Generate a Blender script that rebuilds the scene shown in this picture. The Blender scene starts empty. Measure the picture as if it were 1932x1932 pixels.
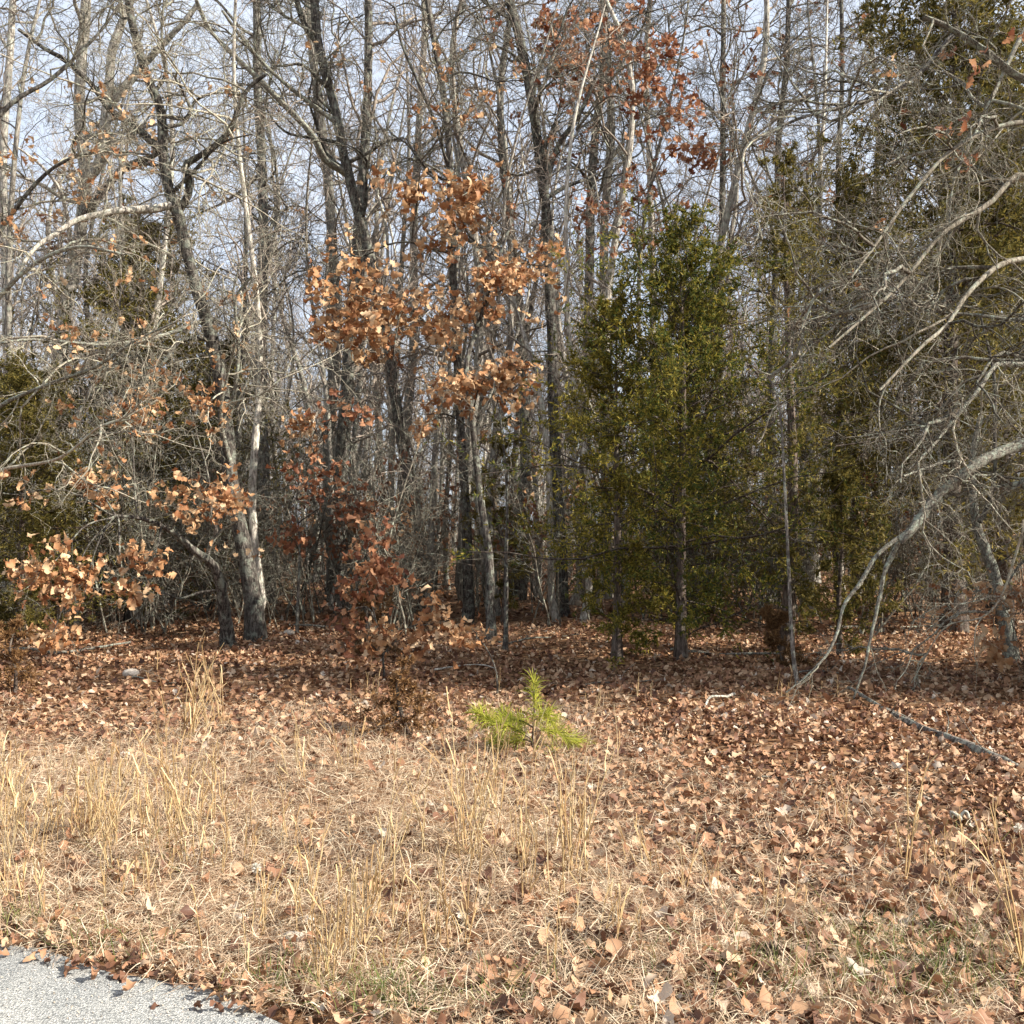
import bpy, math
import numpy as np
from mathutils import Vector, Matrix

scene = bpy.context.scene
C = scene.collection
RNG = np.random.default_rng(7)
rad = math.radians

# ------------------------------------------------------------------ camera
CAM_H = 1.6
PITCH = rad(1.0)
cam_d = bpy.data.cameras.new("camera")
cam_d.sensor_width = 36.0
cam_d.lens = 36.1
cam_d.clip_end = 3000
cam = bpy.data.objects.new("camera", cam_d)
cam.location = (0, 0, CAM_H)
cam.rotation_euler = (math.pi / 2 + PITCH, 0, 0)
C.objects.link(cam)
scene.camera = cam

# ------------------------------------------------------------------ world, sun, exposure
SUN_AZ, SUN_EL = rad(104), rad(36)      # azimuth to the right of the view, elevation
world = bpy.data.worlds.new("World")
scene.world = world
world.use_nodes = True
wn = world.node_tree
bg = wn.nodes["Background"]
sky = wn.nodes.new("ShaderNodeTexSky")
sky.sky_type = 'NISHITA'
sky.sun_disc = False
sky.sun_elevation = SUN_EL
sky.sun_rotation = SUN_AZ
sky.air_density = 1.0
sky.dust_density = 1.6
sky.ozone_density = 1.5
# thin high veil of cloud over the clear sky
tcw = wn.nodes.new("ShaderNodeTexCoord")
nzw = wn.nodes.new("ShaderNodeTexNoise"); nzw.inputs["Scale"].default_value = 2.2; nzw.inputs["Detail"].default_value = 6; nzw.inputs["Roughness"].default_value = 0.55
wn.links.new(tcw.outputs["Generated"], nzw.inputs["Vector"])
mrw = wn.nodes.new("ShaderNodeMapRange"); mrw.inputs[1].default_value = 0.3; mrw.inputs[2].default_value = 0.7; mrw.inputs[3].default_value = 0.62; mrw.inputs[4].default_value = 0.95
wn.links.new(nzw.outputs[0], mrw.inputs[0])
mxw = wn.nodes.new("ShaderNodeMix"); mxw.data_type = 'RGBA'
wn.links.new(mrw.outputs[0], mxw.inputs["Factor"]); wn.links.new(sky.outputs[0], mxw.inputs["A"])
mxw.inputs["B"].default_value = (4.2, 4.6, 5.3, 1)
wn.links.new(mxw.outputs["Result"], bg.inputs[0])
bg.inputs[1].default_value = 0.1
sun_d = bpy.data.lights.new("sun", 'SUN')
sun_d.energy = 5.0
sun_d.angle = rad(0.5)
sun_d.color = (1.0, 0.94, 0.85)
sun = bpy.data.objects.new("sun", sun_d)
S = Vector((math.sin(SUN_AZ) * math.cos(SUN_EL), math.cos(SUN_AZ) * math.cos(SUN_EL), math.sin(SUN_EL)))
sun.rotation_euler = S.to_track_quat('Z', 'Y').to_euler()
sun.location = (20, 10, 30)
C.objects.link(sun)
vs = scene.view_settings
vs.view_transform = 'Standard'
vs.look = 'None'
vs.gamma = 1.0
vs.exposure = 1.22
vs.use_curve_mapping = False
scene.cycles.max_bounces = 6
scene.cycles.diffuse_bounces = 3
scene.cycles.transmission_bounces = 3

# ------------------------------------------------------------------ helpers: tags, objects, meshes
def tag(o, label=None, cat=None, group=None, kind=None):
    if label: o["label"] = label
    if cat: o["category"] = cat
    if group: o["group"] = group
    if kind: o["kind"] = kind
    return o

def empty(name, loc, label=None, cat=None, group=None):
    o = bpy.data.objects.new(name, None)
    o.empty_display_size = 0.2
    o.location = loc
    C.objects.link(o)
    return tag(o, label, cat, group)

def mesh_np(name, v, faces, mat=None, smooth=False):
    """v (N,3); faces: list of (M,k) integer arrays"""
    v = np.asarray(v, np.float32)
    me = bpy.data.meshes.new(name)
    me.vertices.add(len(v))
    me.vertices.foreach_set("co", v.ravel())
    loops, starts, s = [], [], 0
    for f in faces:
        f = np.asarray(f, np.int32)
        if not len(f): continue
        k = f.shape[1]
        loops.append(f.ravel())
        starts.append(s + np.arange(len(f), dtype=np.int32) * k)
        s += f.size
    loops = np.concatenate(loops); starts = np.concatenate(starts)
    me.loops.add(len(loops))
    me.loops.foreach_set("vertex_index", loops)
    me.polygons.add(len(starts))
    me.polygons.foreach_set("loop_start", starts)
    if smooth:
        me.polygons.foreach_set("use_smooth", np.ones(len(starts), bool))
    me.update(calc_edges=True)
    if mat: me.materials.append(mat)
    return me

def obj(name, me, parent=None, loc=None):
    o = bpy.data.objects.new(name, me)
    C.objects.link(o)
    if parent: o.parent = parent
    if loc is not None: o.location = loc
    return o

def dup(root, loc, rz=0, scale=1, sz=None, label=None, group=None):
    r = root.copy(); C.objects.link(r)
    r.location = loc; r.rotation_euler = (0, 0, rz)
    r.scale = (scale, scale, sz if sz else scale)
    if label: r["label"] = label
    if group: r["group"] = group
    for ch in root.children:
        c = ch.copy(); C.objects.link(c); c.parent = r
        for g in ch.children:
            d = g.copy(); C.objects.link(d); d.parent = c
    return r

class MB:
    """collects vertex/face arrays into one mesh"""
    def __init__(self): self.v = []; self.f = {}; self.n = 0
    def add(self, v, *faces):
        v = np.asarray(v).reshape(-1, 3)
        self.v.append(v)
        for f in faces:
            f = np.asarray(f)
            if len(f): self.f.setdefault(f.shape[1], []).append(f + self.n)
        self.n += len(v)
    def mesh(self, name, mat, smooth=False):
        return mesh_np(name, np.concatenate(self.v), [np.concatenate(x) for x in self.f.values()], mat, smooth)

def nrm(a): return a / np.maximum(np.linalg.norm(a, axis=-1, keepdims=True), 1e-9)

def tubes(paths, radii, k, seed=0, rough=0.0):
    """paths (N,m,3), radii (N,m) -> verts, quads; closed tip"""
    paths = np.asarray(paths, float); radii = np.asarray(radii, float)
    N, m, _ = paths.shape
    t = np.empty_like(paths)
    t[:, 1:-1] = paths[:, 2:] - paths[:, :-2]
    t[:, 0] = paths[:, 1] - paths[:, 0]; t[:, -1] = paths[:, -1] - paths[:, -2]
    t = nrm(t)
    mean = nrm(t.mean(axis=1))
    ref = np.where(np.abs(mean[:, 0:1]) < 0.7, np.array([[1., 0, 0]]), np.array([[0, 1., 0]]))[:, None, :]
    u = nrm(np.cross(t, ref)); w = np.cross(t, u)
    a = np.arange(k) * 2 * math.pi / k
    r = radii[:, :, None]
    if rough:
        g = np.random.default_rng(seed)
        r = r * (1 + rough * g.normal(0, 1, (N, m, k)))
        col = 1 + rough * 1.2 * g.normal(0, 1, (N, 1, k))
        r = r * col
    else:
        r = np.repeat(r, k, axis=2)
    v = paths[:, :, None, :] + r[..., None] * (np.cos(a)[None, None, :, None] * u[:, :, None, :] + np.sin(a)[None, None, :, None] * w[:, :, None, :])
    i = np.arange(m - 1)[:, None] * k; j = np.arange(k)[None, :]
    q = np.stack([i + j, i + (j + 1) % k, i + k + (j + 1) % k, i + k + j], -1).reshape(-1, 4)
    q = (q[None] + (np.arange(N) * m * k)[:, None, None]).reshape(-1, 4)
    return v.reshape(-1, 3), q

def spline(pts, n):
    p = np.asarray(pts, float)
    if len(p) == 2:
        return p[0] + (p[1] - p[0]) * np.linspace(0, 1, n)[:, None]
    pp = np.vstack([2 * p[0] - p[1], p, 2 * p[-1] - p[-2]])
    seg = np.linalg.norm(np.diff(p, axis=0), axis=1); s = np.concatenate([[0], np.cumsum(seg)])
    out = []
    for x in np.linspace(0, s[-1], n):
        i = min(int(np.searchsorted(s, x, side='right')) - 1, len(p) - 2)
        f = (x - s[i]) / max(seg[i], 1e-9)
        a, b, c, d = pp[i], pp[i + 1], pp[i + 2], pp[i + 3]
        out.append(0.5 * (2 * b + (c - a) * f + (2 * a - 5 * b + 4 * c - d) * f * f + (3 * b - a - 3 * c + d) * f ** 3))
    return np.array(out)

def grow(g, paths, radii, per, t0, t1, lens, ang, m, wig, trop=(0, 0, 0), rr=0.6, rmin=0.002, tip=0.3, shrink=0.5):
    """children of every path: (N*per, m, 3)"""
    N, n, _ = paths.shape
    idx = np.repeat(np.arange(N), per)
    t = (np.tile((np.arange(per) + 0.5) / per, N) + g.uniform(-0.5, 0.5, N * per) / per) * (t1 - t0) + t0
    f = np.clip(t, 0, 0.999) * (n - 1); i = f.astype(int); fr = (f - i)[:, None]
    base = paths[idx, i] * (1 - fr) + paths[idx, i + 1] * fr
    tan = nrm(paths[idx, i + 1] - paths[idx, i])
    r = radii[idx, i] * (1 - fr[:, 0]) + radii[idx, i + 1] * fr[:, 0]
    pl = np.linalg.norm(np.diff(paths, axis=1), axis=2).sum(1)[idx]
    v = g.normal(0, 1, (len(idx), 3)); v = nrm(v - (v * tan).sum(1, keepdims=True) * tan)
    a = np.radians(ang[0] + (ang[1] - ang[0]) * g.random(len(idx)))[:, None]
    d = np.cos(a) * tan + np.sin(a) * v
    L = pl * lens * (1 - shrink * t) * g.uniform(0.6, 1.35, len(idx))
    st = (L / (m - 1))[:, None]
    out = np.empty((len(idx), m, 3)); out[:, 0] = base
    tr = np.array(trop)
    for s in range(1, m):
        d = nrm(d + wig * g.normal(0, 1, d.shape) + tr)
        out[:, s] = out[:, s - 1] + d * st
    r0 = np.maximum(r * rr, rmin)
    R = np.maximum(r0[:, None] * np.linspace(1, tip, m)[None], rmin * 0.8)
    return out, R

# ------------------------------------------------------------------ photo pixel (1932 grid) -> world point at depth y
F = 1937.0
def W(px, py, y):
    dx, dz = (px - 966) / F, (966 - py) / F
    cy, cz = math.cos(PITCH) - dz * math.sin(PITCH), math.sin(PITCH) + dz * math.cos(PITCH)
    s = y / cy
    return np.array([dx * s, y, CAM_H + cz * s])

def PX(p):
    p = np.asarray(p, float)
    x, y, z = p[..., 0], p[..., 1], p[..., 2] - CAM_H
    f = y * math.cos(PITCH) + z * math.sin(PITCH)
    u = -y * math.sin(PITCH) + z * math.cos(PITCH)
    return np.stack([966 + F * x / f, 966 - F * u / f], -1)

def gh(x, y):
    x = np.asarray(x, float); y = np.asarray(y, float)
    h = 0.035 * np.sin(x * 1.3 + 0.4 * y) + 0.03 * np.sin(0.9 * y - 0.7 * x + 1.0) + 0.018 * np.sin(3.1 * x + 1.7 * y)
    far = np.clip((y - 12) / 40, 0, 1)
    h = h + far * (0.12 * np.sin(x * 0.23 + 1) + 0.15 * np.sin(y * 0.17 + x * 0.09)) + 0.004 * np.clip(y - 30, 0, 400)
    d = road_d(x, y)
    return h * np.clip(d / 1.0, 0, 1) + 0.015 * np.clip(d / 0.25, -1, 1)

# road edge line through (-1.98,3.97) and (-0.70,3.33); positive = verge side
RE0 = np.array([-1.98, 3.97]); RED = np.array([1.28, -0.60]); RED = RED / np.linalg.norm(RED)
REN = np.array([-RED[1], RED[0]])
def road_d(x, y):
    return (np.asarray(x) - RE0[0]) * REN[0] + (np.asarray(y) - RE0[1]) * REN[1]

# ------------------------------------------------------------------ materials
def new_mat(name):
    m = bpy.data.materials.new(name); m.use_nodes = True
    nt = m.node_tree; nt.nodes.clear()
    out = nt.nodes.new("ShaderNodeOutputMaterial")
    return m, nt, out

def N_(nt, t, **kw):
    n = nt.nodes.new(t)
    for k, v in kw.items(): setattr(n, k, v)
    return n

def ramp(nt, fac, cols):
    r = N_(nt, "ShaderNodeValToRGB")
    e = r.color_ramp.elements
    while len(e) < len(cols): e.new(0.5)
    for i, (p, c) in enumerate(cols):
        e[i].position = p; e[i].color = (*c, 1)
    nt.links.new(fac, r.inputs[0])
    return r.outputs[0]

def rnd_value(nt, obj_too=True):
    """random value: per island of a joined mesh, shifted per object"""
    g = N_(nt, "ShaderNodeNewGeometry")
    if not obj_too: return g.outputs["Random Per Island"]
    oi = N_(nt, "ShaderNodeObjectInfo")
    a = N_(nt, "ShaderNodeMath", operation='ADD')
    nt.links.new(g.outputs["Random Per Island"], a.inputs[0]); nt.links.new(oi.outputs["Random"], a.inputs[1])
    f = N_(nt, "ShaderNodeMath", operation='FRACT'); nt.links.new(a.outputs[0], f.inputs[0])
    return f.outputs[0]

def leaf_mat(name, cols, trans=0.35, rough=0.6, noise=18, spec=0.25):
    m, nt, out = new_mat(name)
    col = ramp(nt, rnd_value(nt), cols)
    tc = N_(nt, "ShaderNodeTexCoord")
    nz = N_(nt, "ShaderNodeTexNoise"); nz.inputs["Scale"].default_value = noise; nz.inputs["Detail"].default_value = 3
    nt.links.new(tc.outputs["Object"], nz.inputs["Vector"])
    mr = N_(nt, "ShaderNodeMapRange"); mr.inputs[3].default_value = 0.65; mr.inputs[4].default_value = 1.3
    nt.links.new(nz.outputs[0], mr.inputs[0])
    mx = N_(nt, "ShaderNodeVectorMath", operation='SCALE')
    nt.links.new(col, mx.inputs[0]); nt.links.new(mr.outputs[0], mx.inputs["Scale"])
    p = N_(nt, "ShaderNodeBsdfPrincipled"); p.inputs["Roughness"].default_value = rough
    p.inputs["Specular IOR Level"].default_value = spec
    nt.links.new(mx.outputs[0], p.inputs["Base Color"])
    t = N_(nt, "ShaderNodeBsdfTranslucent"); nt.links.new(mx.outputs[0], t.inputs[0])
    s = N_(nt, "ShaderNodeMixShader"); s.inputs[0].default_value = trans
    nt.links.new(p.outputs[0], s.inputs[1]); nt.links.new(t.outputs[0], s.inputs[2])
    nt.links.new(s.outputs[0], out.inputs[0])
    return m

def bark_mat(name, dark, mid, pale, lichen=(0.42, 0.46, 0.36), lich=0.5, scale=1.0, vary=0.35):
    m, nt, out = new_mat(name)
    tc = N_(nt, "ShaderNodeTexCoord")
    mp = N_(nt, "ShaderNodeMapping"); mp.inputs["Scale"].default_value = (scale, scale, scale * 0.22)
    nt.links.new(tc.outputs["Object"], mp.inputs["Vector"])
    n1 = N_(nt, "ShaderNodeTexNoise"); n1.inputs["Scale"].default_value = 38; n1.inputs["Detail"].default_value = 6; n1.inputs["Roughness"].default_value = 0.7
    nt.links.new(mp.outputs[0], n1.inputs["Vector"])
    col = ramp(nt, n1.outputs[0], [(0.36, dark), (0.5, mid), (0.66, pale)])
    n2 = N_(nt, "ShaderNodeTexNoise"); n2.inputs["Scale"].default_value = 9 * scale; n2.inputs["Detail"].default_value = 5; n2.inputs["Roughness"].default_value = 0.75
    nt.links.new(tc.outputs["Object"], n2.inputs["Vector"])
    lf = ramp(nt, n2.outputs[0], [(0.5, (0, 0, 0)), (0.62, (lich, lich, lich))])
    mx = N_(nt, "ShaderNodeMix", data_type='RGBA')
    nt.links.new(lf, mx.inputs["Factor"]); nt.links.new(col, mx.inputs["A"]); mx.inputs["B"].default_value = (*lichen, 1)
    oi = N_(nt, "ShaderNodeObjectInfo")
    mr = N_(nt, "ShaderNodeMapRange"); mr.inputs[3].default_value = 1 - vary; mr.inputs[4].default_value = 1 + vary
    nt.links.new(oi.outputs["Random"], mr.inputs[0])
    sc = N_(nt, "ShaderNodeVectorMath", operation='SCALE')
    nt.links.new(mx.outputs["Result"], sc.inputs[0]); nt.links.new(mr.outputs[0], sc.inputs["Scale"])
    p = N_(nt, "ShaderNodeBsdfPrincipled"); p.inputs["Roughness"].default_value = 0.85; p.inputs["Specular IOR Level"].default_value = 0.15
    nt.links.new(sc.outputs[0], p.inputs["Base Color"])
    b = N_(nt, "ShaderNodeBump"); b.inputs["Strength"].default_value = 0.9; b.inputs["Distance"].default_value = 0.02
    nt.links.new(n1.outputs[0], b.inputs["Height"]); nt.links.new(b.outputs[0], p.inputs["Normal"])
    nt.links.new(p.outputs[0], out.inputs[0])
    return m

M = {}
M['bark'] = bark_mat("oak_bark", (0.025, 0.021, 0.018), (0.115, 0.10, 0.085), (0.33, 0.295, 0.25), lich=0.55)
M['bark_pale'] = bark_mat("pale_bark", (0.07, 0.06, 0.05), (0.30, 0.265, 0.22), (0.60, 0.55, 0.46), lich=0.5)
M['bark_dark'] = bark_mat("dark_bark", (0.016, 0.013, 0.011), (0.065, 0.054, 0.045), (0.21, 0.185, 0.155), lich=0.4)
M['lichen'] = bark_mat("lichen_bark", (0.05, 0.042, 0.035), (0.20, 0.18, 0.145), (0.38, 0.35, 0.28), lichen=(0.44, 0.50, 0.39), lich=0.85, scale=2.2, vary=0.2)
M['cedar_bark'] = bark_mat("cedar_bark", (0.03, 0.022, 0.017), (0.09, 0.065, 0.05), (0.2, 0.155, 0.125), lich=0.15)
M['twig'] = bark_mat("grey_twigs", (0.045, 0.036, 0.028), (0.125, 0.105, 0.08), (0.30, 0.26, 0.20), lich=0.6, vary=0.5)
M['twig_pale'] = bark_mat("pale_twigs", (0.11, 0.09, 0.065), (0.28, 0.24, 0.18), (0.47, 0.41, 0.32), lichen=(0.46, 0.50, 0.38), lich=0.6, vary=0.4)
M['twig_far'] = bark_mat("far_twigs", (0.11, 0.085, 0.068), (0.24, 0.195, 0.155), (0.38, 0.32, 0.26), lich=0.15, vary=0.45)
M['leaf_tan'] = leaf_mat("tan_dead_leaf", [(0.0, (0.24, 0.095, 0.04)), (0.3, (0.44, 0.22, 0.10)), (0.7, (0.58, 0.36, 0.19)), (1.0, (0.68, 0.49, 0.30))], trans=0.3)
M['leaf_red'] = leaf_mat("red_brown_dead_leaf", [(0.0, (0.15, 0.052, 0.028)), (0.5, (0.33, 0.14, 0.07)), (1.0, (0.52, 0.29, 0.155))], trans=0.35)
M['litter'] = leaf_mat("leaf_litter", [(0.0, (0.09, 0.042, 0.026)), (0.25, (0.21, 0.10, 0.055)), (0.5, (0.35, 0.185, 0.098)), (0.75, (0.42, 0.255, 0.145)), (0.94, (0.52, 0.36, 0.225)), (1.0, (0.54, 0.46, 0.37))], trans=0.15, noise=30)
M['straw'] = leaf_mat("straw_grass", [(0.0, (0.26, 0.15, 0.09)), (0.35, (0.48, 0.34, 0.22)), (0.75, (0.64, 0.51, 0.35)), (1.0, (0.76, 0.67, 0.49))], trans=0.3, noise=6)
M['stalk'] = leaf_mat("sedge_stalk", [(0.0, (0.42, 0.26, 0.12)), (0.6, (0.58, 0.41, 0.20)), (1.0, (0.70, 0.56, 0.33))], trans=0.2, noise=6)
M['green_grass'] = leaf_mat("green_grass", [(0.0, (0.06, 0.10, 0.025)), (0.6, (0.16, 0.20, 0.05)), (1.0, (0.36, 0.34, 0.12))], trans=0.35, noise=6)
M['cedar'] = leaf_mat("cedar_green", [(0.0, (0.03, 0.05, 0.013)), (0.4, (0.085, 0.105, 0.022)), (0.72, (0.21, 0.185, 0.032)), (1.0, (0.40, 0.30, 0.05))], trans=0.35, noise=2.2, spec=0.15)
M['cedar_olive'] = leaf_mat("cedar_olive", [(0.0, (0.055, 0.055, 0.018)), (0.5, (0.15, 0.13, 0.034)), (1.0, (0.32, 0.24, 0.06))], trans=0.35, noise=2.2, spec=0.15)
M['cedar_yellow'] = leaf_mat("cedar_yellow_olive", [(0.0, (0.06, 0.062, 0.018)), (0.4, (0.16, 0.145, 0.03)), (0.75, (0.32, 0.26, 0.045)), (1.0, (0.48, 0.37, 0.065))], trans=0.4, noise=2.2, spec=0.15)
M['cedar_brown'] = leaf_mat("dried_cedar", [(0.0, (0.10, 0.05, 0.022)), (0.6, (0.22, 0.115, 0.045)), (1.0, (0.34, 0.20, 0.085))], trans=0.3, noise=5)
M['pine'] = leaf_mat("pine_needles", [(0.0, (0.17, 0.20, 0.03)), (0.5, (0.40, 0.42, 0.055)), (1.0, (0.62, 0.58, 0.11))], trans=0.45, noise=5)
M['cone'] = leaf_mat("pine_cone", [(0.0, (0.07, 0.045, 0.03)), (1.0, (0.24, 0.16, 0.11))], trans=0.0)
M['puff'] = leaf_mat("seed_puff", [(0.0, (0.62, 0.58, 0.48)), (1.0, (0.78, 0.74, 0.64))], trans=0.4)

def stone_mat():
    m, nt, out = new_mat("pale_stone")
    tc = N_(nt, "ShaderNodeTexCoord")
    n1 = N_(nt, "ShaderNodeTexNoise"); n1.inputs["Scale"].default_value = 30; n1.inputs["Detail"].default_value = 5
    nt.links.new(tc.outputs["Object"], n1.inputs["Vector"])
    c = ramp(nt, n1.outputs[0], [(0.3, (0.30, 0.24, 0.18)), (0.7, (0.62, 0.54, 0.44))])
    p = N_(nt, "ShaderNodeBsdfPrincipled"); p.inputs["Roughness"].default_value = 0.9
    nt.links.new(c, p.inputs["Base Color"]); nt.links.new(p.outputs[0], out.inputs[0])
    return m
M['stone'] = stone_mat()

def ground_mat():
    m, nt, out = new_mat("forest_soil")
    tc = N_(nt, "ShaderNodeTexCoord")
    v = N_(nt, "ShaderNodeTexVoronoi"); v.inputs["Scale"].default_value = 14; v.inputs["Randomness"].default_value = 1
    n1 = N_(nt, "ShaderNodeTexNoise"); n1.inputs["Scale"].default_value = 3; n1.inputs["Detail"].default_value = 8; n1.inputs["Roughness"].default_value = 0.75
    nt.links.new(tc.outputs["Object"], n1.inputs["Vector"])
    ad = N_(nt, "ShaderNodeMix", data_type='VECTOR'); ad.inputs[0].default_value = 0.12
    nt.links.new(tc.outputs["Object"], ad.inputs["A"]); nt.links.new(n1.outputs["Color"], ad.inputs["B"])
    nt.links.new(ad.outputs["Result"], v.inputs["Vector"])
    sp = N_(nt, "ShaderNodeSeparateColor"); nt.links.new(v.outputs["Color"], sp.inputs[0])
    c1 = ramp(nt, sp.outputs[0], [(0.0, (0.06, 0.03, 0.016)), (0.4, (0.17, 0.085, 0.042)), (0.8, (0.32, 0.18, 0.09)), (1.0, (0.40, 0.26, 0.15))])
    c2 = ramp(nt, n1.outputs[0], [(0.3, (0.45, 0.45, 0.45)), (0.7, (1.1, 1.1, 1.1))])
    mx = N_(nt, "ShaderNodeMix", data_type='RGBA', blend_type='MULTIPLY'); mx.inputs[0].default_value = 1
    nt.links.new(c1, mx.inputs["A"]); nt.links.new(c2, mx.inputs["B"])
    p = N_(nt, "ShaderNodeBsdfPrincipled"); p.inputs["Roughness"].default_value = 0.95; p.inputs["Specular IOR Level"].default_value = 0.1
    nt.links.new(mx.outputs["Result"], p.inputs["Base Color"])
    b = N_(nt, "ShaderNodeBump"); b.inputs["Strength"].default_value = 1; b.inputs["Distance"].default_value = 0.05
    nt.links.new(sp.outputs[1], b.inputs["Height"]); nt.links.new(b.outputs[0], p.inputs["Normal"])
    nt.links.new(p.outputs[0], out.inputs[0])
    return m
M['ground'] = ground_mat()

def road_mat():
    m, nt, out = new_mat("chip_seal_asphalt")
    tc = N_(nt, "ShaderNodeTexCoord")
    v = N_(nt, "ShaderNodeTexVoronoi"); v.inputs["Scale"].default_value = 150
    nt.links.new(tc.outputs["Object"], v.inputs["Vector"])
    sp = N_(nt, "ShaderNodeSeparateColor"); nt.links.new(v.outputs["Color"], sp.inputs[0])
    c1 = ramp(nt, sp.outputs[0], [(0.0, (0.24, 0.245, 0.235)), (0.3, (0.38, 0.385, 0.365)), (0.75, (0.47, 0.47, 0.44)), (1.0, (0.60, 0.58, 0.54))])
    c3 = ramp(nt, v.outputs["Distance"], [(0.30, (1, 1, 1)), (0.8, (0.45, 0.45, 0.45))])
    n1 = N_(nt, "ShaderNodeTexNoise"); n1.inputs["Scale"].default_value = 2.5; n1.inputs["Detail"].default_value = 6
    nt.links.new(tc.outputs["Object"], n1.inputs["Vector"])
    c2 = ramp(nt, n1.outputs[0], [(0.3, (0.82, 0.83, 0.84)), (0.7, (1.08, 1.06, 1.03))])
    mx = N_(nt, "ShaderNodeMix", data_type='RGBA', blend_type='MULTIPLY'); mx.inputs[0].default_value = 1
    nt.links.new(c1, mx.inputs["A"]); nt.links.new(c2, mx.inputs["B"])
    mx2 = N_(nt, "ShaderNodeMix", data_type='RGBA', blend_type='MULTIPLY'); mx2.inputs[0].default_value = 1
    nt.links.new(mx.outputs["Result"], mx2.inputs["A"]); nt.links.new(c3, mx2.inputs["B"])
    p = N_(nt, "ShaderNodeBsdfPrincipled"); p.inputs["Roughness"].default_value = 0.85
    nt.links.new(mx2.outputs["Result"], p.inputs["Base Color"])
    inv = N_(nt, "ShaderNodeMath", operation='SUBTRACT'); inv.inputs[0].default_value = 1
    nt.links.new(v.outputs["Distance"], inv.inputs[1])
    b = N_(nt, "ShaderNodeBump"); b.inputs["Strength"].default_value = 0.9; b.inputs["Distance"].default_value = 0.006
    nt.links.new(inv.outputs[0], b.inputs["Height"]); nt.links.new(b.outputs[0], p.inputs["Normal"])
    nt.links.new(p.outputs[0], out.inputs[0])
    return m
M['road'] = road_mat()

# ------------------------------------------------------------------ ground and road
def build_ground():
    xs = np.concatenate([np.linspace(-600, -40, 15)[:-1], np.linspace(-40, -6, 35)[:-1], np.linspace(-6, 6, 81)[:-1], np.linspace(6, 40, 35)[:-1], np.linspace(40, 600, 15)])
    ys = np.concatenate([np.linspace(-60, 1, 12)[:-1], np.linspace(1, 16, 101)[:-1], np.linspace(16, 120, 105)[:-1], np.linspace(120, 900, 14)])
    X, Y = np.meshgrid(xs, ys)
    Z = gh(X, Y) - 0.03 * (road_d(X, Y) < -0.1)
    Z = np.where(road_d(X, Y) < -8, -0.05, Z)
    n = len(xs)
    i = np.arange(len(ys) - 1)[:, None] * n + np.arange(n - 1)[None]
    q = np.stack([i, i + 1, i + n + 1, i + n], -1).reshape(-1, 4)
    o = obj("ground", mesh_np("ground", np.stack([X, Y, Z], -1).reshape(-1, 3), [q], M['ground'], True))
    tag(o, kind="structure")
    # road: 6 m wide strip with a ragged verge edge
    m = 400
    s = np.linspace(-80, 80, m)
    g = np.random.default_rng(3)
    jag = 0.05 * np.sin(s * 2.1) + 0.03 * np.sin(s * 7 + 1) + 0.02 * g.normal(0, 1, m)
    top = RE0 + RED * s[:, None] + REN * jag[:, None]
    bot = RE0 + RED * s[:, None] - REN * 6.0
    v = np.zeros((m, 3, 3))
    v[:, 0, :2] = top - REN * 0.0; v[:, 0, 2] = -0.03
    v[:, 1, :2] = top - REN * 0.03; v[:, 1, 2] = 0.012
    v[:, 2, :2] = bot; v[:, 2, 2] = 0.012
    i = np.arange(m - 1)[:, None] * 3 + np.arange(2)[None]
    q = np.stack([i, i + 1, i + 4, i + 3], -1).reshape(-1, 4)[:, ::-1]
    o = obj("road", mesh_np("road", v.reshape(-1, 3), [q], M['road']))
    tag(o, kind="structure")
build_ground()

# ------------------------------------------------------------------ leaves
LOBES = {9: [0.03, 0.13, 0.23, 0.16, 0.30, 0.20, 0.31, 0.19, 0.05], 7: [0.04, 0.19, 0.15, 0.29, 0.19, 0.27, 0.06], 5: [0.05, 0.22, 0.28, 0.25, 0.07], 4: [0.04, 0.28, 0.26, 0.04], 3: [0.05, 0.3, 0.05]}
def euler_mats(yaw, pitch, roll):
    cy, sy, cp, sp, cr, sr = np.cos(yaw), np.sin(yaw), np.cos(pitch), np.sin(pitch), np.cos(roll), np.sin(roll)
    R = np.empty((len(yaw), 3, 3))
    R[:, 0, 0] = cy * cp; R[:, 0, 1] = cy * sp * sr - sy * cr; R[:, 0, 2] = cy * sp * cr + sy * sr
    R[:, 1, 0] = sy * cp; R[:, 1, 1] = sy * sp * sr + cy * cr; R[:, 1, 2] = sy * sp * cr - cy * sr
    R[:, 2, 0] = -sp; R[:, 2, 1] = cp * sr; R[:, 2, 2] = cp * cr
    return R

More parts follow.
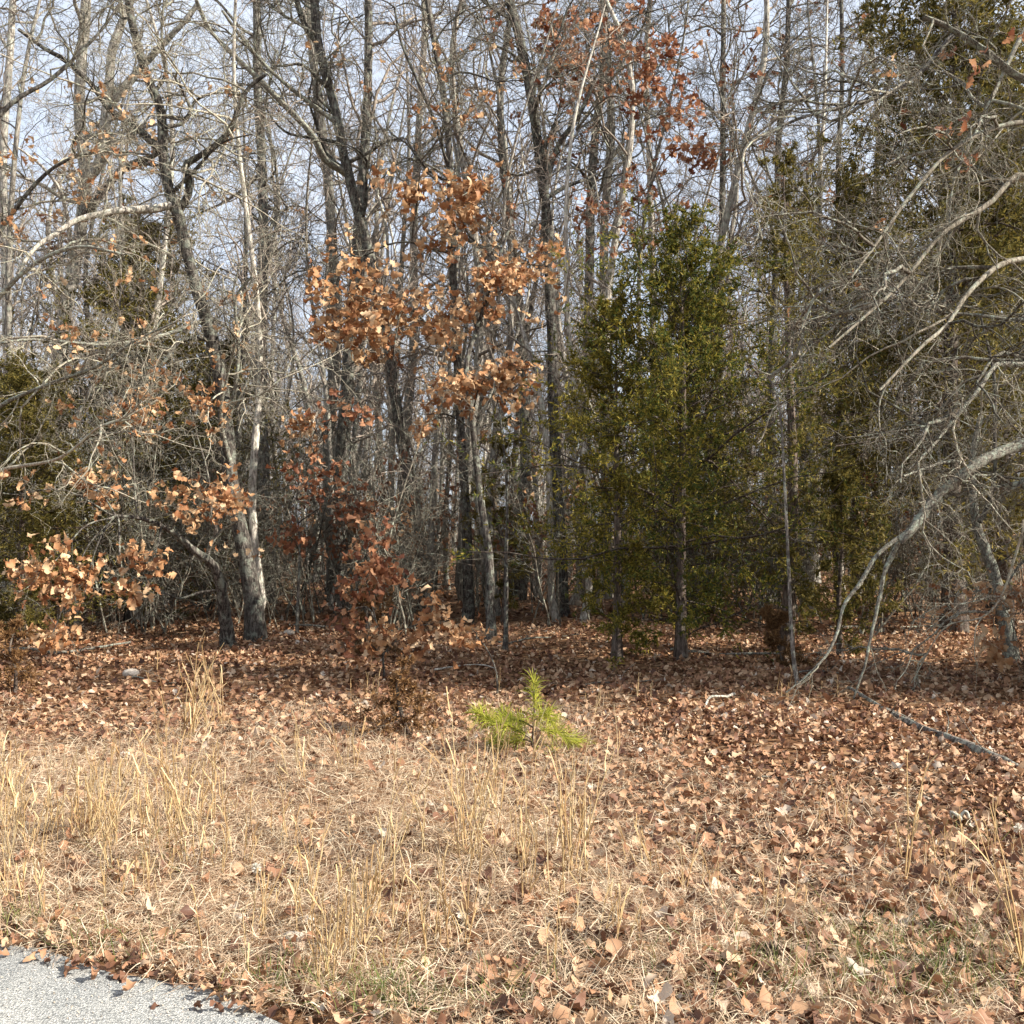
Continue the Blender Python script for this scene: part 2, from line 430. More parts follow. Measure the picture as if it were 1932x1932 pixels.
def leaf_batch(g, pos, size, tilt, st, curl=0.5):
    n = len(pos)
    x = np.linspace(0, 1, st)[None].repeat(n, 0)
    w = np.array(LOBES[st])[None] * g.uniform(0.75, 1.25, (n, st)) * g.uniform(0.8, 1.2, (n, 1))
    P = np.zeros((n, st, 3, 3))
    P[..., 0] = x[:, :, None] - 0.5
    ang = (w > 0.2) * 0.05
    P[:, :, 0, 1] = w; P[:, :, 2, 1] = -w * g.uniform(0.8, 1.2, (n, st))
    P[:, :, 0, 0] += ang; P[:, :, 2, 0] += ang
    c = g.uniform(-curl, curl, (n, 1)) ; f = g.uniform(-0.35, 0.7, (n, 1)) * curl * 1.2
    tw = g.uniform(-1, 1, (n, 1)) * curl
    xc = x - 0.5
    base = c * (xc ** 2) * 2.2
    P[:, :, 1, 2] = base
    for k, sgn in ((0, 1), (2, -1)):
        P[:, :, k, 2] = base + f * w + sgn * tw * xc * w * 2 + g.normal(0, 0.05, (n, st)) * curl * 1.5
    P *= np.asarray(size)[:, None, None, None]
    R = euler_mats(g.uniform(0, 2 * math.pi, n), g.normal(0, 1, n) * tilt, g.normal(0, 1, n) * tilt)
    V = np.einsum('nij,nskj->nski', R, P) + np.asarray(pos)[:, None, None, :]
    i = np.arange(st - 1)[:, None] * 3 + np.arange(2)[None]
    q = np.stack([i, i + 1, i + 4, i + 3], -1).reshape(-1, 4)
    q = (q[None] + (np.arange(n) * st * 3)[:, None, None]).reshape(-1, 4)
    return V.reshape(-1, 3), q

LEAF = {}
for key in ('leaf_tan', 'leaf_red', 'litter'):
    LEAF[key] = []
    for k in range(9):
        g = np.random.default_rng(100 + k)
        while True:
            v, q = leaf_batch(g, np.zeros((1, 3)), np.ones(1), 0.0, 9, 0.8 if key != 'litter' else 0.7)
            break
        v = v - v.mean(0)
        if key != 'litter':
            v[:, 0] -= v[:, 0].min()
        LEAF[key].append(mesh_np("leaf", v, [q], M[key]))

# ------------------------------------------------------------------ twig sprays (shared meshes for the branches of all near trees)
def make_spray(seed, mat, L=2.2, wig=0.16, droop=-0.03, sub=11, tw=8, fine=4, r0=0.017, rf=0.0024, gn=1.0):
    g = np.random.default_rng(seed)
    m = 11
    d = np.array([1.0, 0, 0.1]); p = [np.zeros(3)]
    for s in range(m - 1):
        d = nrm(d + wig * g.normal(0, 1, 3) + np.array([0.05, 0, droop])); p.append(p[-1] + d * L / (m - 1))
    A = np.array(p)[None]; RA = np.linspace(r0, rf * 1.6, m)[None]
    B, RB = grow(g, A, RA, sub, 0.12, 1.0, 0.5, (30, 65), 7, 0.24 * gn, (0, 0, droop * 2), 0.6, rf * 1.4)
    D, RD = grow(g, B, RB, tw, 0.1, 1.0, 0.55, (30, 70), 5, 0.30 * gn, (0, 0, droop), 0.65, rf)
    E, RE = grow(g, D, RD, fine, 0.15, 1.0, 0.6, (25, 75), 4, 0.36 * gn, (0, 0, 0.02), 0.75, rf * 0.8, 0.6)
    b = MB()
    b.add(*tubes(A, RA, 6)); b.add(*tubes(B, RB, 4)); b.add(*tubes(D, RD, 3)); b.add(*tubes(E, RE, 3))
    tips = np.concatenate([E[:, -1], D[:, -1], E[:, 1]]); dirs = np.concatenate([nrm(E[:, -1] - E[:, -2]), nrm(D[:, -1] - D[:, -2]), nrm(E[:, 1] - E[:, 0])])
    return b.mesh("branch", mat), tips, dirs

SPRAY = {'grey': [make_spray(10 + k, M['twig'], wig=0.3, gn=1.6, sub=9, tw=6, fine=2, r0=0.023, rf=0.0034) for k in range(10)],
         'pale': [make_spray(40 + k, M['twig_pale'], wig=0.3, droop=-0.04, gn=1.5, sub=7, tw=5, fine=2, r0=0.02, rf=0.003) for k in range(8)],
         'sparse': [make_spray(70 + k, M['twig'], wig=0.22, gn=1.3, sub=7, tw=5, fine=2, r0=0.014, rf=0.003) for k in range(5)]}

def put_spray(g, root, rootp, kind, at, d, L, name="branch"):
    """child branch at world point `at` heading along d; returns its world tips"""
    me, tips, dirs = SPRAY[kind][g.integers(len(SPRAY[kind]))]
    d = nrm(np.asarray(d, float))
    up = np.array([0, 0, 1.0]); 
    if abs(d[2]) > 0.95: up = np.array([1.0, 0, 0])
    y = nrm(np.cross(up, d)); z = np.cross(d, y)
    a = g.uniform(-0.7, 0.7)
    y2 = math.cos(a) * y + math.sin(a) * z; z2 = np.cross(d, y2)
    s = L / 2.2
    R = np.stack([d, y2, z2], 1) * s
    mw = Matrix([[*R[0], at[0] - rootp[0]], [*R[1], at[1] - rootp[1]], [*R[2], at[2] - rootp[2]], [0, 0, 0, 1]])
    o = obj(name, me, root)
    o.matrix_local = mw
    return tips @ R.T + at, dirs @ nrm(R).T

NLEAF = [0]
def put_leaf(g, root, rootp, at, key, size, hang=0.6):
    me = LEAF[key][g.integers(len(LEAF[key]))]
    o = obj("leaf", me, root)
    o.location = at - rootp
    o.rotation_euler = (g.normal(0, 0.9), g.normal(hang, 0.6), g.uniform(0, 6.283))
    o.scale = (size,) * 3
    NLEAF[0] += 1
    return o

def limb_mesh(path, r0, r1, mat, k=9, n=None, rough=0.05, seed=0, flare=0.0, power=1.0):
    n = len(path)
    t = np.linspace(0, 1, n)
    r = r0 + (r1 - r0) * t ** power
    if flare: r = r * (1 + flare * np.exp(-t * n / 2.2))
    v, q = tubes(path[None], r[None], k, seed, rough)
    return mesh_np("limb", v, [q], mat, True), r

def wob(g, path, amp):
    n = len(path)
    k = max(4, n // 5)
    off = spline(g.normal(0, 1, (k, 3)), n) * amp
    off[0] *= 0
    return path + off

class Tree:
    def __init__(s, name, label, cat, trunk, y, w, mat='bark', seed=0, group=None, dy=0.0, n=46, k=14, top=None, rough=0.05, wobble=0.03, power=1.0):
        """trunk: photo points from the ground up; w: widths (px) at base and top; dy: lean in depth along the trunk"""
        s.g = np.random.default_rng(1000 + seed); g = s.g
        pts = [W(px, py, y + dy * i / max(1, len(trunk) - 1)) for i, (px, py) in enumerate(trunk)]
        b = pts[0]; b[2] = gh(b[0], b[1]) - 0.06
        if top:                                   # carry the trunk on above the frame
            d = nrm(pts[-1] - pts[-2]); d = nrm(d + np.array([0, 0, 0.5]))
            pts += [pts[-1] + d * top * 0.5, pts[-1] + d * top + g.normal(0, 0.2, 3)]
        s.p = wob(g, spline(pts, n), wobble)
        s.base = s.p[0].copy()
        s.root = empty(name, s.base, label, cat, group)
        s.y = y; s.mat = M[mat]
        me, s.r = limb_mesh(s.p - s.base, w[0] / F * y / 2, w[1] / F * y / 2, s.mat, k, rough=rough, seed=seed, flare=0.45, power=power)
        obj("trunk", me, s.root)
        s.limbs = []
        s.tips = []
        s.nleaf = 0
    def limb(s, path, w, y1=None, n=22, mat=None, k=8, world=False, wobble=0.02):
        y0 = s.y
        if world: pts = path
        else:
            y1 = s.y if y1 is None else y1
            pts = [W(px, py, y0 + (y1 - y0) * i / (len(path) - 1)) for i, (px, py) in enumerate(path)]
        p = wob(s.g, spline(pts, n), wobble)
        me, r = limb_mesh(p - s.base, w[0] / F * s.y / 2, w[1] / F * s.y / 2, M[mat] if mat else s.mat, k, rough=0.13 if mat == 'lichen' else 0.07, seed=int(s.g.integers(9999)))
        obj("limb", me, s.root)
        s.limbs.append((p, r))
        return p
    def auto_limbs(s, n, t0, t1, L=(1.5, 3), up=0.35, wr=0.45):
        m = len(s.p)
        for k in range(n):
            t = t0 + (t1 - t0) * (k + s.g.random()) / n
            i = min(int(t * (m - 1)), m - 2)
            az = s.g.uniform(0, 6.283); el = s.g.uniform(0.2, 0.9)
            d = np.array([math.cos(az) * math.cos(el), math.sin(az) * math.cos(el), math.sin(el)])
            ln = s.g.uniform(*L) * (1.15 - 0.5 * t)
            q = [s.p[i]]; 
            for j in range(5):
                d = nrm(d + s.g.normal(0, 0.34, 3) + np.array([0, 0, up * 0.15])); q.append(q[-1] + d * ln / 5)
            r0 = min(s.r[i] * wr, 0.06)
            p = spline(q, 14)
            me, r = limb_mesh(p - s.base, r0, r0 * 0.3, s.mat, 6, rough=0.06, seed=int(s.g.integers(9999)))
            obj("limb", me, s.root); s.limbs.append((p, r))
    def sprays(s, n, kind='grey', L=(0.9, 2.0), t0=0.25, t1=1.0, on_limbs=0.6, up=(0.1, 0.8), bias=None, tl=(0.25, 1.0)):
        g = s.g
        for k in range(n):
            if s.limbs and g.random() < on_limbs:
                p, r = s.limbs[g.integers(len(s.limbs))]; t = g.uniform(*tl)
            else:
                p = s.p; t = g.uniform(t0, t1)
            i = min(int(t * (len(p) - 1)), len(p) - 2)
            tan = nrm(p[i + 1] - p[i])
            az = g.uniform(0, 6.283); el = g.uniform(*up)
            d = np.array([math.cos(az) * math.cos(el), math.sin(az) * math.cos(el), math.sin(el)]) + tan * (0.6 if p is not s.p else 0.1)
            if bias is not None: d = d + np.array(bias)
            tp, td = put_spray(g, s.root, s.base, kind, p[i], d, g.uniform(*L))
            s.tips.append(tp)
    def cluster(s, cx, cy, rx, ry, n, y=None, key='leaf_tan', size=(0.09, 0.14), kind='sparse', ns=4, w=5, frm=None):
        """a leafy bough: limb to the middle of the ellipse, sprays on it, dead leaves in clumps on their tips"""
        g = s.g
        y = y or s.y
        c = W(cx, cy, y); sx, sz = rx / F * y, ry / F * y
        sy = min(sx, max(sz, 0.3 * sx))
        allp = np.concatenate([s.p] + [l[0] for l in s.limbs])
        st = np.asarray(frm) if frm is not None else allp[np.argmin(np.linalg.norm(allp - (c - np.array([0, 0, sz * 0.8])), axis=1))]
        far = c + nrm(c - st) * sx * 0.5
        far = c + (far - c) * np.array([1, 1, 0.3])
        mid = (st + c) / 2 + np.array([0, 0, 0.12 * np.linalg.norm(c - st)])
        p = wob(g, spline([st, mid, c, far], 16), 0.02)
        r0 = w / F * y / 2
        me, r = limb_mesh(p - s.base, r0, r0 * 0.4, s.mat, 6, rough=0.05)
        obj("limb", me, s.root)
        pts = []
        for k in range(ns):
            i = g.integers(5, 15)
            tgt = c + np.array([sx, sy, sz]) * g.uniform(-0.9, 0.9, 3)
            tp, td = put_spray(g, s.root, s.base, kind, p[i], tgt - p[i] + 0.15 * g.normal(0, 1, 3), float(np.clip(np.linalg.norm(tgt - p[i]) * 1.5, 0.35, 1.3)))
            e = (((tp - c) / np.array([sx, sy, sz]) / 1.1) ** 2).sum(1)
            pts.append(tp[e < 1])
        pts = np.concatenate(pts) if pts else np.zeros((0, 3))
        left = int(n * 1.7); size = (size[0] * 1.0, size[1] * 1.1)
        while left > 0:
            if len(pts) and g.random() < 0.75: q = pts[g.integers(len(pts))]
            else:
                u = nrm(g.normal(0, 1, 3)) * 1.15 * g.random() ** 0.36
                q = c + u * np.array([sx, sy, sz])
            for j in range(min(left, int(g.integers(2, 5)))):
                put_leaf(g, s.root, s.base, q + g.normal(0, 0.07, 3), key, g.uniform(*size))
                left -= 1; s.nleaf += 1
    def scatter_leaves(s, n, box, key, size=(0.08, 0.13)):
        """single dead leaves left on the twigs that show inside a part of the picture"""
        g = s.g
        tp = np.concatenate(s.tips); px = PX(tp)
        ok = tp[(px[:, 0] > box[0]) & (px[:, 0] < box[2]) & (px[:, 1] > box[1]) & (px[:, 1] < box[3])]
        if not len(ok): return
        left = n
        while left > 0:
            q = ok[g.integers(len(ok))]
            for j in range(min(left, int(g.integers(1, 5)))):
                put_leaf(g, s.root, s.base, q + g.normal(0, 0.045, 3), key, g.uniform(*size)); left -= 1

# ================================================================== THE NEAR TREES (photo order: left to right)
# pale many-stemmed oak at the left
tA = Tree("oak_tree", "thick pale-barked oak at the left whose trunk forks into two tall stems", "tree",
          [(142, 1110), (140, 960), (112, 760), (118, 620), (150, 420), (160, 330), (150, 200), (160, 60), (168, -60)], 20, (32, 15), 'bark_pale', 1, top=2.5)
tA.limb([(158, 340), (190, 300), (205, 180), (215, 90), (245, 0), (262, -70)], (22, 12), 20)
tA.limb([(205, 205), (240, 160), (300, 90), (345, 45), (372, 10)], (17, 9), 20.6)
tA.limb([(160, 405), (195, 360), (235, 318), (290, 292), (312, 270)], (19, 8), 19.2, mat='bark_dark')
tA.limb([(236, 318), (265, 310), (310, 313)], (11, 6), 19.2, mat='bark_dark')
tA.limb([(205, 270), (240, 265), (262, 245), (300, 235)], (10, 4), 19.5)
tA.auto_limbs(11, 0.3, 0.95)
tA.sprays(46, 'grey', (1.0, 2.2), 0.35, 1.0, 0.6)
tA.sprays(14, 'pale', (1.0, 2.0), 0.3, 0.75, 0.3)

# crooked oak whose top spreads left and right
tB = Tree("oak_tree", "crooked dark oak with rough base darkened for shade and a fork reaching out both ways", "tree",
          [(482, 1214), (473, 1120), (463, 1040), (451, 975), (437, 890), (428, 810), (400, 640), (372, 540), (348, 430), (337, 395), (328, 375), (315, 300), (308, 215), (283, 155), (262, 95), (240, 10), (236, -60)], 14.4, (33, 10), 'bark_dark', 2, n=64, top=1.5)  # dark bark paints in the shade that lies on the lower trunk
tB.limb([(337, 392), (352, 365), (352, 330), (347, 312), (395, 283), (434, 247), (451, 206), (470, 165), (500, 140)], (16, 6), 14.1, mat='bark_dark')
tB.limb([(332, 387), (300, 395), (262, 397), (216, 400), (150, 415), (110, 440), (66, 470), (30, 520)], (16, 6), 13.2, mat='bark_pale')
tB.limb([(314, 300), (285, 265), (250, 230), (213, 207), (180, 165), (159, 143), (120, 110), (86, 93), (40, 60)], (15, 6), 14.0)
tB.limb([(308, 220), (340, 222), (356, 205), (345, 170), (330, 140)], (8, 4), 14.0, mat='bark_dark')
tB.limb([(428, 810), (440, 720), (452, 640), (448, 560), (470, 520)], (10, 5), 13.6, mat='lichen')
tB.limb([(437, 890), (418, 790), (432, 700), (445, 640)], (9, 4), 13.3, mat='lichen')
tB.limb([(400, 640), (345, 640), (300, 690), (240, 690), (170, 700)], (8, 3), 12.8, mat='bark_dark')
tB.limb([(400, 600), (330, 625), (270, 640), (190, 650), (60, 640), (-20, 650)], (9, 3), 12.6, mat='lichen')
tB.auto_limbs(8, 0.5, 0.98, (1.2, 2.4))
tB.sprays(44, 'grey', (0.8, 1.8), 0.5, 1.0, 0.7)
tB.sprays(76, 'pale', (0.8, 2.2), 0.3, 0.75, 0.8, (-0.6, 0.5))
tB.sprays(14, 'pale', (0.7, 1.5), 0.25, 0.6, 0.2, (-0.6, 0.3))

# oak just outside the left edge: its boughs cross into the picture
tM = Tree("oak_tree", "oak at the left edge whose thin pale boughs reach into the picture at mid height", "tree",
          [(-70, 1230), (-75, 1000), (-60, 760), (-70, 500), (-50, 250), (-60, 0)], 13.0, (40, 22), 'bark', 23, n=44, top=3)
tM.limb([(-65, 820), (0, 760), (90, 720), (180, 690), (260, 640), (330, 610)], (12, 4), 12.0, mat='lichen')
tM.limb([(-65, 640), (0, 560), (70, 500), (150, 470), (230, 480)], (11, 4), 12.2, mat='lichen')
tM.limb([(-65, 560), (10, 420), (90, 330), (180, 290), (280, 290)], (11, 4), 12.5, mat='bark')
tM.limb([(-60, 300), (20, 200), (100, 150), (190, 60), (240, -30)], (11, 4), 13, mat='bark')
tM.limb([(-65, 900), (20, 880), (110, 860), (190, 800), (250, 790)], (8, 3), 11.8, mat='twig_pale')
tM.sprays(46, 'pale', (0.7, 1.8), 0.3, 1.0, 1.0, (-0.5, 0.5), (0.3, 0, -0.05), tl=(0.2, 1.0))
tM.sprays(16, 'grey', (0.7, 1.8), 0.3, 1.0, 1.0, (-0.2, 0.8), (0.3, 0, 0.1), tl=(0.3, 1.0))
tM.scatter_leaves(110, (0, 150, 330, 520), 'leaf_tan', (0.08, 0.13))
tM.scatter_leaves(70, (0, 500, 330, 900), 'leaf_tan', (0.08, 0.12))

# leaning leafy small oak in front of it
tC = Tree("small_oak_tree", "small leaning black-barked oak beside the crooked oak, holding clusters of tan leaves", "tree",
          [(437, 1226), (428, 1165), (414, 1110), (391, 1062), (362, 1035), (328, 1005), (278, 981), (230, 975)], 13.9, (26, 5), 'bark_dark', 3, n=34, dy=-1.2)
tC.limb([(391, 1062), (396, 1030), (410, 1000), (404, 965), (398, 930)], (9, 4), 13.6)
tC.limb([(391, 1058), (398, 1030), (425, 1000), (450, 985)], (7, 3), 13.6, mat='lichen')
tC.limb([(420, 1110), (380, 1120), (340, 1135), (322, 1128), (280, 1110)], (6, 3), 13.4)
tC.sprays(16, 'sparse', (0.5, 1.2), 0.45, 1.0, 0.5)
for (cx, cy, rx, ry, n, yy) in [(95, 1065, 85, 48, 130, 11.8), (375, 925, 85, 52, 95, 12.6), (288, 1055, 38, 38, 42, 12.2), (165, 915, 85, 38, 60, 12.8),
                                (250, 790, 60, 50, 50, 13.4), (100, 1190, 70, 30, 45, 11.6), (235, 1120, 32, 45, 30, 12.0), (160, 1110, 45, 25, 26, 11.8),
                                (360, 760, 60, 40, 34, 13.4), (20, 930, 25, 22, 8, 12)]:
    tC.cluster(cx, cy, rx, ry, n, yy, 'leaf_tan', (0.09, 0.135), ns=3, w=4)

tE = Tree("oak_tree", "straight slim grey oak just right of the crooked oak", "tree",
          [(506, 1140), (500, 1000), (497, 840), (494, 670), (493, 420), (490, 220), (486, 80), (484, -60)], 22, (27, 11), 'bark', 5, top=3)
tE.auto_limbs(12, 0.45, 1.0); tE.sprays(50, 'grey', (1.2, 2.6), 0.4, 1.0, 0.5)
tE.sprays(14, 'pale', (1.0, 1.8), 0.25, 0.6, 0)

tF = Tree("pale_oak_tree", "pale straight-trunked tree behind the middle leaf clusters, with a broad pale lower trunk", "tree",
          [(630, 1104), (622, 850), (632, 640), (628, 480), (622, 340), (600, 200), (588, 90), (578, -60)], 26, (25, 12), 'bark_pale', 6, top=3)
tF.auto_limbs(10, 0.45, 1.0); tF.sprays(40, 'grey', (1.4, 2.8), 0.4, 1.0, 0.5)

tG = Tree("oak_tree", "tall dark oak leaning left as it climbs, left of the picture's middle", "tree",
          [(806, 1150), (800, 1080), (785, 970), (768, 870), (745, 740), (722, 610), (690, 470), (668, 380), (650, 300), (634, 200), (604, 90), (590, -40)], 19.5, (24, 15), 'bark_dark', 7, n=60, top=3)
tG.limb([(604, 90), (575, 50), (560, 0), (548, -60)], (13, 9), 19.5)
tG.limb([(652, 310), (690, 290), (724, 270), (760, 262)], (8, 3), 19, mat='bark_dark')
tG.limb([(655, 330), (612, 300), (585, 250), (540, 200), (470, 130), (400, 60), (370, 0)], (13, 6), 17.5, mat='lichen')
tG.limb([(640, 240), (560, 175), (500, 120), (455, 70), (420, 20)], (11, 5), 17.8, mat='lichen')
tG.auto_limbs(12, 0.5, 1.0); tG.sprays(66, 'grey', (1.0, 2.3), 0.45, 1.0, 0.75)
tG.sprays(10, 'sparse', (0.6, 1.4), 0.2, 0.5, 0.0, (-0.3, 0.4))

# leafy slender oak
tH = Tree("young_oak_tree", "slim young oak in the middle carrying the biggest mass of tan dead leaves", "tree",
          [(880, 1172), (880, 1020), (878, 900), (868, 700), (858, 560), (850, 430), (848, 300), (836, 190), (818, 90), (800, -40)], 17.5, (18, 8), 'bark_dark', 8, top=2)
tH.limb([(850, 430), (900, 460), (940, 500)], (7, 4), 17)
tH.limb([(848, 320), (820, 230), (790, 150), (760, 80), (745, 10)], (7, 4), 17)
tH.auto_limbs(9, 0.45, 1.0, (1, 2.2)); tH.sprays(44, 'grey', (0.8, 1.9), 0.45, 1.0, 0.6)
for (cx, cy, rx, ry, n, yy) in [(685, 560, 110, 105, 260, 16.2), (785, 600, 95, 85, 150, 16.4), (790, 350, 85, 50, 70, 16.5), (890, 370, 75, 65, 100, 16.5), (850, 440, 60, 40, 40, 16.5)]:
    tH.cluster(cx, cy, rx, ry, n, yy, 'leaf_tan', (0.12, 0.19), ns=5, w=5)
tH2 = Tree("young_oak_tree", "thin dark young oak with tan leaves at two heights, right of the leafiest one", "tree",
          [(925, 1205), (922, 1060), (905, 950), (892, 800), (880, 690), (905, 600), (930, 520), (960, 430)], 14.6, (17, 5), 'bark_dark', 9, n=40, dy=0.8)
for (cx, cy, rx, ry, n, yy) in [(960, 545, 95, 55, 130, 15.2), (1010, 500, 55, 45, 50, 15.4), (880, 570, 60, 40, 60, 15), (910, 730, 100, 42, 130, 14.2), (990, 700, 60, 30, 60, 14.4), (800, 780, 35, 30, 30, 14.2)]:
    tH2.cluster(cx, cy, rx, ry, n, yy, 'leaf_tan', (0.10, 0.155), ns=4, w=4)
tH2.sprays(16, 'sparse', (0.5, 1.3), 0.3, 1.0, 0.6)

# tall dark forked tree
tI = Tree("oak_tree", "tall dark forked oak just right of the picture's middle, lichen-spotted below", "tree",
          [(1066, 1162), (1058, 1040), (1050, 900), (1044, 780), (1040, 650), (1032, 520), (1027, 420), (1014, 300), (1003, 200), (985, 90), (962, -10), (955, -60)], 18.6, (22, 17), 'bark_dark', 10, n=60, top=3)
tI.limb([(1028, 425), (1035, 340), (1055, 270), (1075, 240), (1095, 205), (1120, 150)], (14, 6), 18.2, mat='bark_dark')
tI.limb([(1016, 315), (985, 330), (960, 325), (930, 300)], (7, 3), 18.4, mat='bark_dark')
tI.limb([(1000, 170), (975, 110), (930, 85), (880, 70)], (8, 3), 18.2)
tI.auto_limbs(12, 0.5, 1.0); tI.sprays(60, 'grey', (0.9, 2.1), 0.45, 1.0, 0.65)
tI.sprays(10, 'sparse', (0.6, 1.4), 0.15, 0.45, 0.0, (-0.3, 0.4))

tJ = Tree("sapling", "thin straight black sapling standing before the lit forest floor", "tree",
          [(955, 1226), (955, 1090), (957, 980), (952, 850), (946, 760)], 13.6, (9, 3), 'bark_dark', 11, n=26, k=8, wobble=0.015)
tJ.sprays(8, 'sparse', (0.5, 1.1), 0.35, 1.0, 0.0, (-0.1, 0.4))

# twin straight trees behind with red-brown leaves at the top
tL = Tree("red_oak_tree", "tall straight oak with dark red-brown leaves high up, left one of the close pair", "tree",
          [(1112, 1080), (1108, 860), (1110, 640), (1113, 420), (1128, 230), (1140, 110), (1145, -60)], 24, (20, 12), 'bark', 12, top=3)
tL.auto_limbs(11, 0.5, 1.0); tL.sprays(44, 'grey', (1.4, 2.6), 0.45, 1.0, 0.6)
tL2 = Tree("red_oak_tree", "tall straight pale-sided oak with sparse red-brown leaves, right one of the close pair", "tree",
          [(1142, 1085), (1143, 860), (1141, 600), (1140, 400), (1150, 240), (1142, 110), (1138, -60)], 23.5, (20, 12), 'bark_pale', 13, top=3)
tL2.limb([(1141, 470), (1165, 400), (1180, 300), (1195, 200), (1200, 80)], (10, 5), 23)
tL2.auto_limbs(11, 0.5, 1.0); tL2.sprays(44, 'grey', (1.4, 2.6), 0.45, 1.0, 0.6)
for (cx, cy, rx, ry, n, yy) in [(1050, 60, 60, 60, 60, 19), (1040, 130, 60, 60, 50, 19), (1150, 60, 90, 55, 60, 20)]:
    tL.cluster(cx, cy, rx, ry, n, yy, 'leaf_red', (0.12, 0.19), ns=5, w=5)
for (cx, cy, rx, ry, n, yy) in [(1130, 140, 80, 40, 60, 20), (1235, 215, 80, 65, 95, 18), (1285, 100, 90, 70, 70, 18), (1325, 285, 40, 28, 50, 17),
                                (1130, 420, 80, 60, 50, 20), (1230, 400, 90, 90, 50, 21)]:
    tL2.cluster(cx, cy, rx, ry, n, yy, 'leaf_red', (0.11, 0.17), ns=5, w=5)

for i, (path, yy, w, lab, mt) in enumerate([
    ([(1358, 1060), (1360, 800), (1362, 560), (1358, 360), (1360, 180), (1364, -40)], 25, (16, 8), "slim straight grey tree rising behind the top of the green cedar", 'bark'),
    ([(1236, 1070), (1232, 800), (1232, 560), (1226, 330), (1222, 120), (1230, -40)], 30, (15, 8), "slender pale tree rising behind the left side of the green cedar", 'bark_pale'),
    ([(1455, 1060), (1456, 800), (1462, 520), (1466, 300), (1480, 120), (1490, -40)], 23, (15, 8), "slim dark tree rising behind the thin olive cedar", 'bark'),
    ([(1580, 1065), (1582, 850), (1576, 600), (1580, 400), (1586, 200), (1590, -40)], 22, (13, 7), "thin dark tree standing between the olive cedar and the big right-hand cedars", 'bark_dark'),
    ([(18, 1090), (14, 800), (10, 520), (8, 300), (22, 120), (30, -40)], 24, (19, 11), "grey oak trunk at the picture's left edge", 'bark_pale'),
    ([(760, 1060), (762, 850), (780, 640), (784, 420), (792, 220), (800, 60), (798, -40)], 27, (20, 9), "pale slender tree standing behind the dark leaning oak", 'bark_pale')]):
    t = Tree("slender_tree", lab, "tree", path, yy, w, mt, 30 + i, top=2.5)
    t.auto_limbs(10, 0.4, 1.0); t.sprays(40, 'grey', (1.2, 2.6), 0.4, 1.0, 0.6)
    if i < 4: t.scatter_leaves(110, (1100, 0, 1640, 520), 'leaf_red', (0.12, 0.18))

tA.scatter_leaves(150, (0, 180, 330, 480), 'leaf_tan', (0.10, 0.16))
tA.scatter_leaves(60, (0, 250, 250, 480), 'leaf_red', (0.11, 0.16))
tB.scatter_leaves(120, (0, 120, 480, 900), 'leaf_tan', (0.085, 0.13))
tG.scatter_leaves(40, (520, 0, 800, 480), 'leaf_tan', (0.10, 0.16))
tH.scatter_leaves(90, (640, 60, 980, 480), 'leaf_tan', (0.10, 0.15))
tL.scatter_leaves(150, (980, 0, 1400, 560), 'leaf_red', (0.10, 0.16))
tL2.scatter_leaves(200, (980, 0, 1500, 600), 'leaf_red', (0.10, 0.16))
tH2.scatter_leaves(80, (800, 380, 1120, 850), 'leaf_tan', (0.09, 0.14))
tI.scatter_leaves(150, (900, 0, 1250, 560), 'leaf_red', (0.10, 0.15))
tB.scatter_leaves(110, (0, 600, 480, 1000), 'leaf_tan', (0.08, 0.12))
tC.scatter_leaves(60, (100, 750, 520, 1150), 'leaf_tan', (0.075, 0.115))
tE.scatter_leaves(24, (420, 100, 640, 800), 'leaf_tan', (0.10, 0.16))

# low leafy oak sprouts
for i, (path, yy, w, lab, cl) in enumerate([
    ([(722, 1300), (718, 1220), (705, 1150), (690, 1080)], 10.8, (5, 2), "low oak sprout with red-brown leaves above and tan leaves below, before the dark leaning oak",
     [(690, 1040, 55, 55, 60, 'leaf_red'), (735, 1095, 45, 40, 40, 'leaf_red'), (740, 1215, 55, 35, 60, 'leaf_tan'), (665, 1140, 45, 40, 40, 'leaf_red'), (815, 1180, 38, 55, 45, 'leaf_tan'), (660, 1215, 22, 25, 12, 'leaf_red')]),
    ([(940, 1300), (934, 1260), (920, 1225), (900, 1200)], 10.2, (4, 2), "bent oak sprout with one drooping bunch of big tan leaves near the black sapling",
     [(892, 1188, 36, 20, 26, 'leaf_tan')]),
    ([(560, 1120), (566, 1020), (560, 960), (570, 880)], 15, (6, 2), "thin oak sprout with orange-brown leaves right of the slim grey oak",
     [(600, 900, 60, 55, 50, 'leaf_red'), (560, 800, 60, 40, 40, 'leaf_tan'), (540, 1010, 40, 45, 34, 'leaf_red'), (660, 940, 50, 45, 40, 'leaf_red'), (640, 760, 60, 35, 30, 'leaf_red')])]):
    t = Tree("oak_sprout", lab, "sapling", path, yy, w, 'bark_dark', 50 + i, n=18, k=6, wobble=0.01)
    for (cx, cy, rx, ry, n, key) in cl:
        t.cluster(cx, cy, rx, ry, n, yy, key, (0.075, 0.12) if yy < 12 else (0.10, 0.14), ns=3, w=3)

